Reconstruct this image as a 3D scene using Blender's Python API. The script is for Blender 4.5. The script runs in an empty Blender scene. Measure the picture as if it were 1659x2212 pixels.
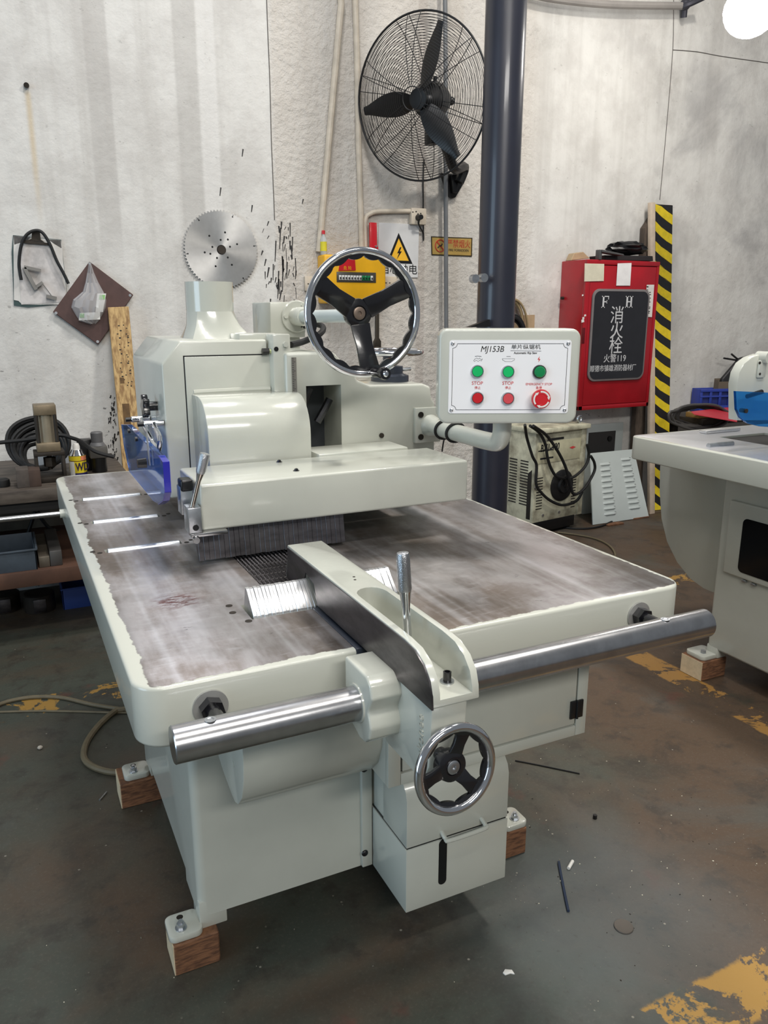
import bpy, bmesh, math, random
from mathutils import Vector, Matrix
random.seed(7)
scene = bpy.context.scene
COL = scene.collection
PI = math.pi
V = Vector

# ------------------------------------------------------------------ camera
F_PX, YAW, PITCH, CAM_H = 1690.0, math.radians(25.75), math.radians(14.35), 1.427
CAM = V((0, 0, CAM_H))
FWD = V((math.sin(YAW) * math.cos(PITCH), math.cos(YAW) * math.cos(PITCH), -math.sin(PITCH)))
RGT = V((math.cos(YAW), -math.sin(YAW), 0))
UPV = RGT.cross(FWD)
cd = bpy.data.cameras.new('camera'); cam = bpy.data.objects.new('camera', cd); COL.objects.link(cam)
cd.sensor_fit = 'VERTICAL'; cd.sensor_height = 24.0; cd.lens = 24.0 * F_PX / 2212.0
cd.clip_start = 0.02; cd.clip_end = 100
cam.matrix_world = Matrix((RGT, UPV, -FWD)).transposed().to_4x4()
cam.location = CAM
scene.camera = cam

# ------------------------------------------------------------------ world, lights, exposure
world = bpy.data.worlds.new('world'); scene.world = world; world.use_nodes = True
wb = world.node_tree.nodes['Background']; wb.inputs[0].default_value = (0.86, 0.93, 1.0, 1); wb.inputs[1].default_value = 0.26
def area(name, loc, target, size, energy, color, shape='DISK', size_y=None):
    l = bpy.data.lights.new(name, 'AREA'); l.shape = shape; l.size = size; l.energy = energy; l.color = color
    if size_y: l.size_y = size_y
    o = bpy.data.objects.new(name, l); COL.objects.link(o); o.location = loc
    o.rotation_euler = (V(target) - V(loc)).to_track_quat('-Z', 'Y').to_euler()
    return o
area('ceiling_lamp_light', (2.9, 1.7, 5.0), (2.9, 1.7, 0), 0.5, 150, (1.0, 0.95, 0.87))
area('ceiling_lamp_light', (0.4, -0.3, 4.6), (0.4, -0.2, 0), 3.2, 120, (1.0, 0.95, 0.88), 'RECTANGLE', 0.35)
area('ceiling_lamp_light', (0.2, -4.2, 4.4), (0.6, 0.5, 0.2), 3.2, 220, (1.0, 0.97, 0.92), 'RECTANGLE', 0.5)
area('ceiling_lamp_light', (0.68, 2.5, 5.0), (0.7, 2.3, 0), 0.6, 75, (0.98, 0.98, 1.0))
area('doorway_daylight', (-5.5, 0.6, 1.9), (0.5, 1.8, 0.9), 3.0, 165, (0.60, 0.81, 1.0), 'RECTANGLE', 3.2)
vs = scene.view_settings
vs.view_transform = 'Standard'; vs.look = 'None'; vs.gamma = 1.0; vs.exposure = -0.3; vs.use_curve_mapping = False

# ------------------------------------------------------------------ pixel -> world helpers (depth comes from the plane named)
def ray(x, y): return FWD + RGT * ((x - 829.5) / F_PX) - UPV * ((y - 1106.0) / F_PX)
def onX(x, y, v): d = ray(x, y); return CAM + d * (v / d.x)
def onY(x, y, v): d = ray(x, y); return CAM + d * (v / d.y)
def onZ(x, y, v): d = ray(x, y); return CAM + d * ((v - CAM_H) / d.z)
def onP(x, y, p, n): d = ray(x, y); return CAM + d * ((V(p) - CAM).dot(n) / d.dot(n))

# ------------------------------------------------------------------ materials
def lin(c):
    r = []
    for k in c[:3]:
        k /= 255.0
        r.append(k / 12.92 if k <= 0.04045 else ((k + 0.055) / 1.055) ** 2.4)
    return (*r, 1.0)
class NT:
    def __init__(s, name):
        s.m = bpy.data.materials.new(name); s.m.use_nodes = True; s.t = s.m.node_tree
        s.b = s.t.nodes['Principled BSDF']; s.geo = None
    def n(s, kind, **kw):
        k = s.t.nodes.new(kind)
        for a, v in kw.items(): setattr(k, a, v)
        return k
    def put(s, sock, v):
        if isinstance(v, bpy.types.NodeSocket): s.t.links.new(v, sock)
        elif isinstance(v, tuple) and sock.type == 'RGBA': sock.default_value = v if len(v) == 4 else (*v, 1)
        else: sock.default_value = v
    def pos(s):
        if not s.geo: s.geo = s.n('ShaderNodeNewGeometry')
        return s.geo.outputs['Position']
    def xyz(s):
        k = s.n('ShaderNodeSeparateXYZ'); s.put(k.inputs[0], s.pos()); return k.outputs
    def math(s, op, a, b=0.0, c=None):
        k = s.n('ShaderNodeMath', operation=op); s.put(k.inputs[0], a); s.put(k.inputs[1], b)
        if c is not None: s.put(k.inputs[2], c)
        return k.outputs[0]
    def noise(s, scale, detail=4, rough=0.55, stretch=None, dist=0.0):
        k = s.n('ShaderNodeTexNoise'); k.inputs['Scale'].default_value = scale; k.inputs['Detail'].default_value = detail
        k.inputs['Roughness'].default_value = rough; k.inputs['Distortion'].default_value = dist
        p = s.pos()
        if stretch:
            mp = s.n('ShaderNodeMapping'); mp.inputs['Scale'].default_value = stretch; s.put(mp.inputs[0], p); p = mp.outputs[0]
        s.put(k.inputs['Vector'], p); return k.outputs[0]
    def ramp(s, v, lo, hi, a=0.0, b=1.0):
        k = s.n('ShaderNodeMapRange'); k.interpolation_type = 'SMOOTHSTEP'; s.put(k.inputs[0], v)
        for i, q in enumerate((lo, hi, a, b)): s.put(k.inputs[1 + i], q)
        return k.outputs[0]
    def mix(s, f, a, b):
        k = s.n('ShaderNodeMix', data_type='RGBA'); s.put(k.inputs[0], f); s.put(k.inputs[6], a); s.put(k.inputs[7], b); return k.outputs[2]
    def bump(s, h, strength=0.3, dist=0.002):
        k = s.n('ShaderNodeBump'); k.inputs['Strength'].default_value = strength; k.inputs['Distance'].default_value = dist
        s.put(k.inputs['Height'], h); s.put(s.b.inputs['Normal'], k.outputs[0])
    def set(s, **kw):
        for a, v in kw.items(): s.put(s.b.inputs[a.replace('_', ' ')], v)
        return s.m
def simple(name, c, rough=0.5, metal=0.0, var=0.12, vscale=9.0, bump=0.0, bscale=120.0, coat=0.0, c2=None, stretch=None, **kw):
    t = NT(name); base = lin(c)
    d = lin(c2) if c2 else tuple(k * (1 - var) for k in base[:3]) + (1,)
    f = t.ramp(t.noise(vscale, 5, 0.6, stretch), 0.35, 0.68)
    t.set(Base_Color=t.mix(f, base, d), Roughness=rough, Metallic=metal, Coat_Weight=coat, **kw)
    if coat: t.b.inputs['Coat Roughness'].default_value = 0.08
    if bump: t.bump(t.noise(bscale, 3), bump)
    return t.m
PAINT = simple('machine_paint', (190, 192, 182), 0.3, 0, 0.06, 5, 0.06, 60, coat=0.45)
PAINT_GLOSS = simple('machine_paint_brushed', (191, 193, 183), 0.2, 0, 0.05, 6, 0.16, 45, coat=0.8)
PAINT_BLUE = simple('panel_paint', (190, 198, 196), 0.4, 0, 0.06, 6, 0.03, 90, coat=0.2)
CHROME = simple('chrome', (225, 226, 230), 0.1, 1.0, 0.06, 30)
STEEL = simple('machined_steel', (190, 190, 192), 0.24, 1.0, 0.2, 20)
WASHER = simple('zinc_washer', (176, 176, 174), 0.35, 0.55, 0.15, 30)
STEEL_DK = simple('ground_dark_steel', (108, 105, 108), 0.34, 1.0, 0.4, 14, stretch=(1, 1, 3))
STEEL_GAL = simple('galvanised_steel', (196, 200, 205), 0.33, 1.0, 0.15, 40)
BLACK = simple('black_plastic', (17, 17, 19), 0.35, 0, 0.2, 20)
BLACK_CAST = simple('black_cast_enamel', (20, 20, 24), 0.22, 0, 0.2, 20, 0.1, 80, coat=0.4)
RUBBER = simple('black_rubber', (13, 13, 14), 0.6, 0, 0.2, 20)
IRON = simple('dark_iron', (62, 56, 50), 0.6, 0.6, 0.4, 12, 0.1, 80)
BLACK_MET = simple('fan_black', (30, 29, 30), 0.5, 0.2, 0.2, 10)
WOOD = simple('pallet_wood', (196, 164, 112), 0.75, 0, 0.3, 14, 0.12, 90, c2=(136, 104, 66), stretch=(6, 6, 1))
WOOD_DK = simple('dark_block_wood', (132, 92, 64), 0.8, 0, 0.3, 30, 0.2, 120, c2=(84, 56, 40), stretch=(1, 1, 6))
WOOD_END = simple('pale_cut_wood', (212, 194, 162), 0.8, 0, 0.15, 40)
WHITE = simple('white_plastic', (226, 225, 220), 0.45, 0, 0.08, 14)
PANELWHITE = simple('white_anodised_plate', (238, 238, 240), 0.35, 0, 0.03, 5)
INK = simple('black_ink', (32, 32, 34), 0.6)
INK_RED = simple('red_ink', (205, 66, 66), 0.6)
RED = simple('fire_cabinet_red', (166, 22, 34), 0.32, 0, 0.18, 5, 0.03, 60, coat=0.2)
REDPL = simple('red_plastic', (205, 32, 42), 0.3, coat=0.3)
GREENPL = simple('green_plastic', (16, 190, 104), 0.3, coat=0.3)
GREENDK = simple('dark_green_lens', (10, 132, 74), 0.25, coat=0.4)
YELLOWPL = simple('yellow_plastic', (236, 176, 22), 0.35, var=0.08)
YELLOW = simple('yellow_tape', (232, 204, 42), 0.45, var=0.15, vscale=30, bump=0.15, bscale=60)
TAPEBLK = simple('black_tape', (36, 35, 36), 0.45, var=0.2, vscale=30, bump=0.15, bscale=60)
NAVY = simple('navy_column_paint', (38, 40, 52), 0.35, 0, 0.16, 4, 0.02, 40, coat=0.25)
CREAM = simple('cream_conduit', (206, 194, 176), 0.6, 0, 0.2, 12)
BRASS = simple('brass_plate', (206, 172, 98), 0.38, 0.45, 0.2, 12)
BROWN = simple('brown_hardboard', (84, 60, 56), 0.55, 0, 0.25, 12)
PAPER = simple('soiled_paper', (216, 213, 208), 0.8, 0, 0.18, 9)
PAPER2 = simple('yellowed_paper', (214, 208, 186), 0.8, 0, 0.12, 14)
CARD = simple('cardboard', (176, 152, 120), 0.85, 0, 0.15, 12)
WELD = simple('welder_cream_paint', (206, 204, 180), 0.55, 0, 0.0, 7, c2=(128, 122, 104))
CRATE = simple('blue_crate_plastic', (44, 62, 150), 0.5)
TRAY = simple('grey_blue_tray_plastic', (62, 72, 82), 0.6, var=0.3)
HOSE = simple('olive_hose', (108, 98, 76), 0.6, 0, 0.2, 20)
GREYSIGN = simple('grey_sign_plate', (206, 206, 206), 0.5, 0, 0.08, 8)
def glassy(name, c, rough=0.05, trans=1.0, ior=1.47):
    t = NT(name); return t.set(Base_Color=lin(c), Roughness=rough, Transmission_Weight=trans, IOR=ior)
ACRYL = glassy('blue_acrylic', (120, 165, 250), 0.03, 0.96, 1.2)
ACRYL_EDGE = simple('acrylic_cut_edge', (40, 40, 170), 0.2, coat=0.4)
def filmy(name, c, alpha):
    t = NT(name); return t.set(Base_Color=lin(c), Roughness=0.25, Alpha=alpha)
FILM = filmy('clear_plastic_film', (225, 225, 226), 0.42)
def emit(name, c, s):
    t = NT(name); return t.set(Base_Color=(1, 1, 1, 1), Emission_Color=lin(c), Emission_Strength=s)
LAMPM = emit('lit_lamp', (255, 250, 244), 42)

# ------------------------------------------------------------------ mesh building
class B:
    def __init__(s): s.bm = bmesh.new(); s.mats = []
    def mi(s, m):
        if m is None: return 0
        if m not in s.mats: s.mats.append(m)
        return s.mats.index(m)
    def take(s, t, m=None, bev=0.0, seg=2, ang=0.5):
        if bev > 0:
            t.normal_update()
            es = [e for e in t.edges if len(e.link_faces) == 2 and e.calc_face_angle(0) > ang]
            if es: bmesh.ops.bevel(t, geom=es, offset=bev, segments=seg, affect='EDGES', profile=0.5, clamp_overlap=True)
        i = s.mi(m)
        for f in t.faces: f.material_index = i
        me = bpy.data.meshes.new('tmp'); t.to_mesh(me); t.free(); s.bm.from_mesh(me); bpy.data.meshes.remove(me)
        return s
    def box(s, lo, hi, m=None, bev=0.0, seg=2, M=None):
        t = bmesh.new(); r = bmesh.ops.create_cube(t, size=1.0)
        c = [(a + b) / 2 for a, b in zip(lo, hi)]; d = [abs(b - a) for a, b in zip(lo, hi)]
        for v in t.verts: v.co = V((v.co.x * d[0] + c[0], v.co.y * d[1] + c[1], v.co.z * d[2] + c[2]))
        if M: t.transform(M)
        return s.take(t, m, bev, seg)
    def prism(s, pts, vec, m=None, bev=0.0, seg=2):
        t = bmesh.new(); vec = V(vec); a = [t.verts.new(V(p)) for p in pts]; b = [t.verts.new(V(p) + vec) for p in pts]; n = len(a)
        t.faces.new(a); t.faces.new(b[::-1])
        for i in range(n): t.faces.new((a[i], b[i], b[(i + 1) % n], a[(i + 1) % n]))
        bmesh.ops.recalc_face_normals(t, faces=t.faces)
        return s.take(t, m, bev, seg)
    def lathe(s, prof, o, axis, m=None, seg=24, caps=True):
        ax = V(axis).normalized(); u = ax.orthogonal().normalized(); w = ax.cross(u); o = V(o)
        t = bmesh.new(); rings = []
        for r, h in prof:
            if r < 1e-6: rings.append([t.verts.new(o + ax * h)])
            else: rings.append([t.verts.new(o + ax * h + (u * math.cos(2 * PI * k / seg) + w * math.sin(2 * PI * k / seg)) * r) for k in range(seg)])
        for A, C in zip(rings, rings[1:]):
            for k in range(seg):
                j = (k + 1) % seg
                if len(A) == 1 and len(C) == 1: continue
                if len(A) == 1: t.faces.new((A[0], C[k], C[j]))
                elif len(C) == 1: t.faces.new((A[k], C[0], A[j]))
                else: t.faces.new((A[k], C[k], C[j], A[j]))
        if caps:
            for R in (rings[0], rings[-1]):
                if len(R) > 1: t.faces.new(R)
        bmesh.ops.recalc_face_normals(t, faces=t.faces)
        return s.take(t, m)
    def cyl(s, p0, p1, r, m=None, seg=20, r2=None, bev=0.0):
        p0, p1 = V(p0), V(p1); L = (p1 - p0).length; r2 = r if r2 is None else r2
        if bev: pr = [(r - bev, 0), (r, bev), (r2, L - bev), (r2 - bev, L)]
        else: pr = [(r, 0), (r2, L)]
        return s.lathe(pr, p0, p1 - p0, m, seg)
    def hexa(s, p0, p1, r, m=None): return s.cyl(p0, p1, r, m, 6)
    def tube(s, pts, r, m=None, seg=8, smooth=6, closed=False):
        pts = [V(p) for p in pts]
        if smooth > 1: pts = spline(pts, smooth, closed)
        t = bmesh.new(); n = len(pts); rings = []; u = None
        for i, p in enumerate(pts):
            if closed: d = pts[(i + 1) % n] - pts[i - 1]
            else: d = pts[min(i + 1, n - 1)] - pts[max(i - 1, 0)]
            d = d.normalized() if d.length > 1e-9 else V((0, 0, 1))
            u = (d.orthogonal() if u is None else u - d * u.dot(d)); u = u.normalized() if u.length > 1e-6 else d.orthogonal().normalized()
            w = d.cross(u); rr = r[i * len(r) // n] if isinstance(r, (list, tuple)) else r
            rings.append([t.verts.new(p + (u * math.cos(2 * PI * k / seg) + w * math.sin(2 * PI * k / seg)) * rr) for k in range(seg)])
        m_ = n if closed else n - 1
        for i in range(m_):
            A, C = rings[i], rings[(i + 1) % n]
            for k in range(seg): t.faces.new((A[k], A[(k + 1) % seg], C[(k + 1) % seg], C[k]))
        if not closed: t.faces.new(rings[0]); t.faces.new(rings[-1][::-1])
        bmesh.ops.recalc_face_normals(t, faces=t.faces)
        return s.take(t, m)
    def torus(s, c, axis, R, r, m=None, seg=48, ts=10, arc=None):
        ax = V(axis).normalized(); u = ax.orthogonal().normalized(); w = ax.cross(u)
        pts = [V(c) + (u * math.cos(2 * PI * k / seg) + w * math.sin(2 * PI * k / seg)) * R for k in range(seg)]
        return s.tube(pts, r, m, ts, 1, True)
    def ball(s, c, r, m=None, sc=(1, 1, 1), seg=20):
        t = bmesh.new(); bmesh.ops.create_uvsphere(t, u_segments=seg, v_segments=max(8, seg // 2), radius=r)
        for v in t.verts: v.co = V((v.co.x * sc[0], v.co.y * sc[1], v.co.z * sc[2])) + V(c)
        return s.take(t, m)
    def obj(s, name, mat=None, parent=None, flat=False, ang=32):
        me = bpy.data.meshes.new(name); s.bm.to_mesh(me); s.bm.free()
        ms = s.mats or [mat or PAINT]
        if s.mats == [] and mat: ms = [mat]
        for m in ms: me.materials.append(m)
        if not flat:
            for p in me.polygons: p.use_smooth = True
            me.set_sharp_from_angle(angle=math.radians(ang))
        return link(name, me, parent)
def spline(p, k, closed=False):
    out = []; n = len(p)
    for i in range(n if closed else n - 1):
        a = p[(i - 1) % n] if (closed or i > 0) else p[0]; b = p[i]; c = p[(i + 1) % n]; d = p[(i + 2) % n] if (closed or i + 2 < n) else p[-1]
        for j in range(k):
            t = j / k
            out.append(0.5 * ((2 * b) + (c - a) * t + (2 * a - 5 * b + 4 * c - d) * t * t + (3 * b - a - 3 * c + d) * t ** 3))
    if not closed: out.append(p[-1])
    return out
WPOS = {}
def link(name, me, parent=None):
    o = bpy.data.objects.new(name, me); COL.objects.link(o)
    if parent is not None:
        o.parent = parent; o.matrix_parent_inverse = Matrix.Translation(-WPOS.get(parent.name, V((0, 0, 0))))
    return o
def thing(name, loc, label, cat, group=None):
    o = bpy.data.objects.new(name, None); COL.objects.link(o); o.location = loc; o.empty_display_size = 0.05
    WPOS[o.name] = V(loc); return tag(o, label, cat, group)
def tag(o, label, cat, group=None):
    o['label'] = label; o['category'] = cat
    if group: o['group'] = group
    return o
def struct(o, label=None):
    o['kind'] = 'structure'
    if label: o['label'] = label
    return o
def lab(o, label): o['label'] = label; return o
def cut(o, cutter):
    c = cutter.obj('cutter'); md = o.modifiers.new('cut', 'BOOLEAN'); md.operation = 'DIFFERENCE'; md.solver = 'EXACT'; md.object = c
    bpy.context.view_layer.update()
    me = bpy.data.meshes.new_from_object(o.evaluated_get(bpy.context.evaluated_depsgraph_get()))
    o.modifiers.clear(); old = o.data; o.data = me; bpy.data.meshes.remove(old)
    bpy.data.objects.remove(c, do_unlink=True)
    for p in me.polygons: p.use_smooth = True
    me.set_sharp_from_angle(angle=math.radians(32)); return o
def boxo(name, lo, hi, mat, parent=None, bev=0.003, seg=2): return B().box(lo, hi, None, bev, seg).obj(name, mat, parent)
def text(name, s, o, r, u, size, mat, parent, depth=0.0006, shear=0.0, align='CENTER', sx=1.0, bold=0.0):
    cu = bpy.data.curves.new(name, 'FONT'); cu.body = s; cu.size = size; cu.align_x = align; cu.align_y = 'CENTER'
    cu.extrude = depth; cu.shear = shear; cu.offset = bold; cu.resolution_u = 3
    t = bpy.data.objects.new(name, cu); COL.objects.link(t); bpy.context.view_layer.update()
    me = bpy.data.meshes.new_from_object(t.evaluated_get(bpy.context.evaluated_depsgraph_get()))
    bpy.data.objects.remove(t, do_unlink=True); bpy.data.curves.remove(cu)
    r, u, o = V(r).normalized(), V(u).normalized(), V(o); n = r.cross(u)
    for v in me.vertices: v.co = o + r * (v.co.x * sx) + u * v.co.y + n * v.co.z
    me.materials.clear(); me.materials.append(mat); me.name = name
    return link(name, me, parent)
def rrect(cx, cy, w, h, r, k=6):
    out = []
    for sx, sy, a0 in ((1, 1, 0), (-1, 1, 90), (-1, -1, 180), (1, -1, 270)):
        for i in range(k + 1):
            a = math.radians(a0 + 90 * i / k)
            out.append((cx + sx * (w / 2 - r) + r * math.cos(a), cy + sy * (h / 2 - r) + r * math.sin(a)))
    return out
XA, YA, ZA = V((1, 0, 0)), V((0, 1, 0)), V((0, 0, 1))
# ------------------------------------------------------------------ the setting
WY = 4.35
def wx(x, y=300): return onY(x, y, WY).x
def wz(x, y): return onY(x, y, WY).z
def wall_material():
    t = NT('old_plaster_wall'); x, y, z = t.xyz()
    big = t.noise(0.9, 5, 0.6); mid = t.noise(4.5, 6, 0.65); fine = t.noise(28, 5, 0.6); vert = t.noise(3.2, 4, 0.6, (1.8, 1, 0.10))
    c = t.mix(t.ramp(mid, 0.36, 0.7), lin((213, 211, 206)), lin((196, 193, 188)))
    c = t.mix(t.math('MULTIPLY', t.ramp(vert, 0.45, 0.72), 0.55), c, lin((178, 174, 168)))
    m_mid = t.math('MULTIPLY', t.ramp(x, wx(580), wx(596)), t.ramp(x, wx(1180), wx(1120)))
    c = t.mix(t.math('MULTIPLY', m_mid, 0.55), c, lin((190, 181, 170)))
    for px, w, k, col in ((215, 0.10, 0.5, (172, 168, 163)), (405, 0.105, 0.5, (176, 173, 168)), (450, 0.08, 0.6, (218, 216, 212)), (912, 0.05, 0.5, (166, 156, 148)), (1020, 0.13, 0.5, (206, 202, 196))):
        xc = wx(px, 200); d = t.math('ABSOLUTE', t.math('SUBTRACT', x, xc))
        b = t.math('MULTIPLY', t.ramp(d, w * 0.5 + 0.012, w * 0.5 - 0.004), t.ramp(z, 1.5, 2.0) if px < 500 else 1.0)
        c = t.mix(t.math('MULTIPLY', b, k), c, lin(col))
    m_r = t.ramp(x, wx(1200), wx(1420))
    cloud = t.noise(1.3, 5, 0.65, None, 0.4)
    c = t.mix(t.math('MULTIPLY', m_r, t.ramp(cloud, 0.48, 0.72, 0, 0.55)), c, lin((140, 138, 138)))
    # grime patches, rust streak under the nail, pock marks
    g = t.math('MULTIPLY', t.ramp(t.noise(2.2, 7, 0.72), 0.56, 0.74), 0.45)
    c = t.mix(g, c, lin((150, 146, 140)))
    xs = wx(70, 300); d = t.math('ABSOLUTE', t.math('SUBTRACT', x, xs))
    st = t.math('MULTIPLY', t.ramp(d, 0.022, 0.0), t.math('MULTIPLY', t.ramp(z, wz(60, 190), wz(60, 205)), t.ramp(z, wz(60, 520), wz(60, 300))))
    c = t.mix(t.math('MULTIPLY', st, 0.5), c, lin((196, 170, 120)))
    low = t.ramp(z, 1.75, 0.9)
    sp = t.noise(22, 6, 0.7, (1.0, 1, 1.7)); c = t.mix(t.math('MULTIPLY', t.ramp(sp, 0.645, 0.69), t.math('MULTIPLY_ADD', low, 0.6, 0.25)), c, lin((74, 72, 70)))
    h = t.math('ADD', t.math('MULTIPLY', mid, 0.6), t.math('MULTIPLY', fine, t.math('MULTIPLY_ADD', m_mid, 0.8, 0.25)))
    t.bump(h, 0.8, 0.016)
    return t.set(Base_Color=c, Roughness=0.85)
def floor_material():
    t = NT('worn_painted_concrete'); x, y, z = t.xyz()
    n1 = t.noise(0.75, 6, 0.62, None, 0.3); n2 = t.noise(1.7, 6, 0.66, None, 0.5); n3 = t.noise(9, 6, 0.7); n4 = t.noise(60, 4, 0.6)
    bias = t.math('ADD', t.ramp(x, 0.9, 1.5, -0.08, 0.10), t.ramp(y, 1.2, 0.9, 0, -0.06))
    c = t.mix(t.ramp(t.math('ADD', n1, bias), 0.38, 0.56), lin((64, 68, 60)), lin((80, 64, 50)))
    c = t.mix(t.math('MULTIPLY', t.ramp(n2, 0.52, 0.68), 0.55), c, lin((74, 76, 72)))
    c = t.mix(t.math('MULTIPLY', t.ramp(t.noise(4.0, 7, 0.7, None, 0.8), 0.5, 0.66), 0.5), c, lin((54, 48, 42)))
    c = t.mix(t.ramp(t.noise(120, 3, 0.7), 0.5, 0.75, 0, 0.3), c, lin((104, 98, 88)))
    c = t.mix(t.math('MULTIPLY', t.ramp(n3, 0.5, 0.68), 0.65), c, lin((50, 45, 40)))
    c = t.mix(t.math('MULTIPLY', t.ramp(t.noise(2.6, 5, 0.6), 0.63, 0.72), 0.5), c, lin((100, 56, 46)))
    c = t.mix(t.math('MULTIPLY', t.ramp(t.noise(1.5, 5, 0.6, (1.3, 1, 1)), 0.6, 0.72), 0.6), c, lin((44, 62, 50)))
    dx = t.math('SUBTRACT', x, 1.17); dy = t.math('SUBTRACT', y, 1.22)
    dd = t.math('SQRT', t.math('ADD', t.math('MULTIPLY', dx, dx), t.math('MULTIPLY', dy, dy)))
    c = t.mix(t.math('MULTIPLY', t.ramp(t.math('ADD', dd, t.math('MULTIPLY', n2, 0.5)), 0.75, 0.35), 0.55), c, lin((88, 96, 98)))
    c = t.mix(t.math('MULTIPLY', t.ramp(n4, 0.6, 0.7), 0.35), c, lin((52, 48, 44)))
    v = t.n('ShaderNodeTexVoronoi'); v.inputs['Scale'].default_value = 26; t.put(v.inputs['Vector'], t.pos())
    c = t.mix(t.math('MULTIPLY', t.ramp(v.outputs[0], 0.10, 0.05), t.ramp(n3, 0.52, 0.6, 0, 0.6)), c, lin((176, 170, 156)))
    wear = t.math('ADD', t.math('MULTIPLY', t.noise(5.5, 6, 0.68, None, 0.6), 0.8), t.math('MULTIPLY', t.noise(26, 5, 0.7), 0.22))
    def stripe(a, lo, hi, thr, extra=None):
        jit = t.math('MULTIPLY_ADD', t.math('SUBTRACT', n3, 0.5), 0.05, a)
        m = t.math('MULTIPLY', t.ramp(jit, lo - 0.006, lo + 0.006), t.ramp(jit, hi + 0.006, hi - 0.006))
        m = t.math('MULTIPLY', m, t.ramp(wear, thr + 0.015, thr - 0.015))
        return t.math('MULTIPLY', m, extra) if extra is not None else m
    yel = lin((158, 122, 60))
    c = t.mix(stripe(y, 2.88, 3.03, 0.47), c, yel)
    c = t.mix(stripe(x, 2.265, 2.385, 0.515, t.ramp(y, 2.55, 2.5)), c, lin((152, 114, 60)))
    c = t.mix(stripe(y, 0.84, 0.972, 0.52, t.ramp(x, 0.92, 0.97)), c, yel)
    t.bump(t.math('ADD', n3, t.math('MULTIPLY', n4, 0.5)), 0.25, 0.004)
    return t.set(Base_Color=c, Roughness=t.ramp(n2, 0.4, 0.7, 0.5, 0.75))
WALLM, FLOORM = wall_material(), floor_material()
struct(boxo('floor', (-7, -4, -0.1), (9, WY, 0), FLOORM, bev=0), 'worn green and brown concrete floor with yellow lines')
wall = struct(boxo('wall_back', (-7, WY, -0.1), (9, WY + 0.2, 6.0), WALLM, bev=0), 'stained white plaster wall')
def wp(x, y, off=0.0): p = onY(x, y, WY - off); return p
def wstroke(b, x0, y0, x1, y1, w, m=None, t=0.0012):
    p, q = wp(x0, y0), wp(x1, y1); d = (q - p).normalized(); n = V((-d.z, 0, d.x)) * w / 2
    b.prism([p - n, q - n * 0.6, q + n * 0.6, p + n], (0, -t, 0), m)
DARKPAINT = simple('black_paint_drip', (38, 37, 38), 0.5)
b = B(); random.seed(11)
for k in range(62):
    t_ = random.random(); x = 560 + 75 * random.random() + 18 * t_; y = 475 + 175 * t_
    if 590 < x < 640 or random.random() < 0.45: wstroke(b, x, y, x + random.uniform(-4, 3), y + random.choice((8, 14, 22, 40)) * random.uniform(0.5, 1.2), random.uniform(0.003, 0.009))
for x, y, l in ((525, 322, 16), (477, 405, 18), (545, 443, 15), (655, 430, 10), (606, 492, 46), (612, 560, 70), (602, 585, 60), (596, 520, 45)): wstroke(b, x, y, x - 2, y + l, 0.007)
for k in range(70):
    x = random.gauss(248, 8); y = random.uniform(850, 1010); wstroke(b, x, y, x + random.uniform(-2, 2), y + random.uniform(2, 9), random.uniform(0.003, 0.01))
o = b.obj('paint_drips', DARKPAINT, wall); o['kind'] = 'stuff'; lab(o, 'black paint drips on plaster')
b = B()
for pts in ([(576, 0), (578, 60), (583, 180), (586, 300), (591, 420), (593, 475)], [(1455, 0), (1453, 108), (1440, 270), (1425, 432)], [(1453, 108), (1505, 112), (1560, 122), (1659, 136), (1720, 146)]):
    b.tube([wp(*p, 0.0) for p in pts], 0.003, None, 5, 4)
lab(b.obj('plaster_crack', simple('crack_shadow', (96, 92, 88), 0.9), wall), 'dark crack line in the plaster')
b = B().cyl(wp(57, 184), wp(57, 184, 0.02), 0.012); lab(b.obj('nail_hole', IRON, wall), 'rusty nail stub')
# surface conduits
def wtube(pts, off, r, m, sm=1, seg=10): return B().tube([wp(x, y, off) for x, y in pts], r, None, seg, sm)
o = wtube([(724, -90), (737, 8), (689, 544)], 0.02, 0.018, CREAM).obj('electrical_conduit', CREAM); tag(o, 'slanting cream conduit pipe running down to the yellow breaker box', 'pipe')
o = wtube([(765, -60), (771, 120), (774, 300), (782, 545)], 0.02, 0.016, CREAM).obj('electrical_conduit', CREAM); tag(o, 'upright cream conduit pipe left of the wall fan', 'pipe')
o = wtube([(790, 545), (789, 478), (800, 462), (822, 457), (886, 456)], 0.018, 0.013, CREAM, 4).obj('electrical_conduit', CREAM); tag(o, 'short bent cream conduit leading to the socket box', 'pipe')
o = wtube([(961, -60), (963, 200), (963, 420), (964, 720)], 0.05, 0.013, STEEL_GAL).obj('steel_pipe', simple('grey_pipe', (120, 122, 124), 0.5, 0.3)); tag(o, 'thin grey steel pipe rising past the brass sign', 'pipe')
o = wtube([(1130, -18), (1200, -2), (1320, 10), (1475, 13)], 0.05, 0.022, CREAM, 4).obj('ceiling_conduit', simple('grey_conduit', (150, 145, 140), 0.6)); tag(o, 'grey conduit crossing the wall at the top edge', 'pipe')
b = B().tube([wp(1473, 14, 0.05), wp(1490, 8, 0.09), wp(1520, -6, 0.12)], 0.02, None, 8, 3); b.cyl(wp(1477, 38, 0.03), wp(1480, 6, 0.05), 0.02, None, 10); b.ball(wp(1480, 10, 0.05), 0.035)
tag(b.obj('pipe_clamp', simple('dark_clamp', (66, 66, 74), 0.5, 0.4)), 'dark clamp with bent rod at the end of the conduit', 'clamp')
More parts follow.
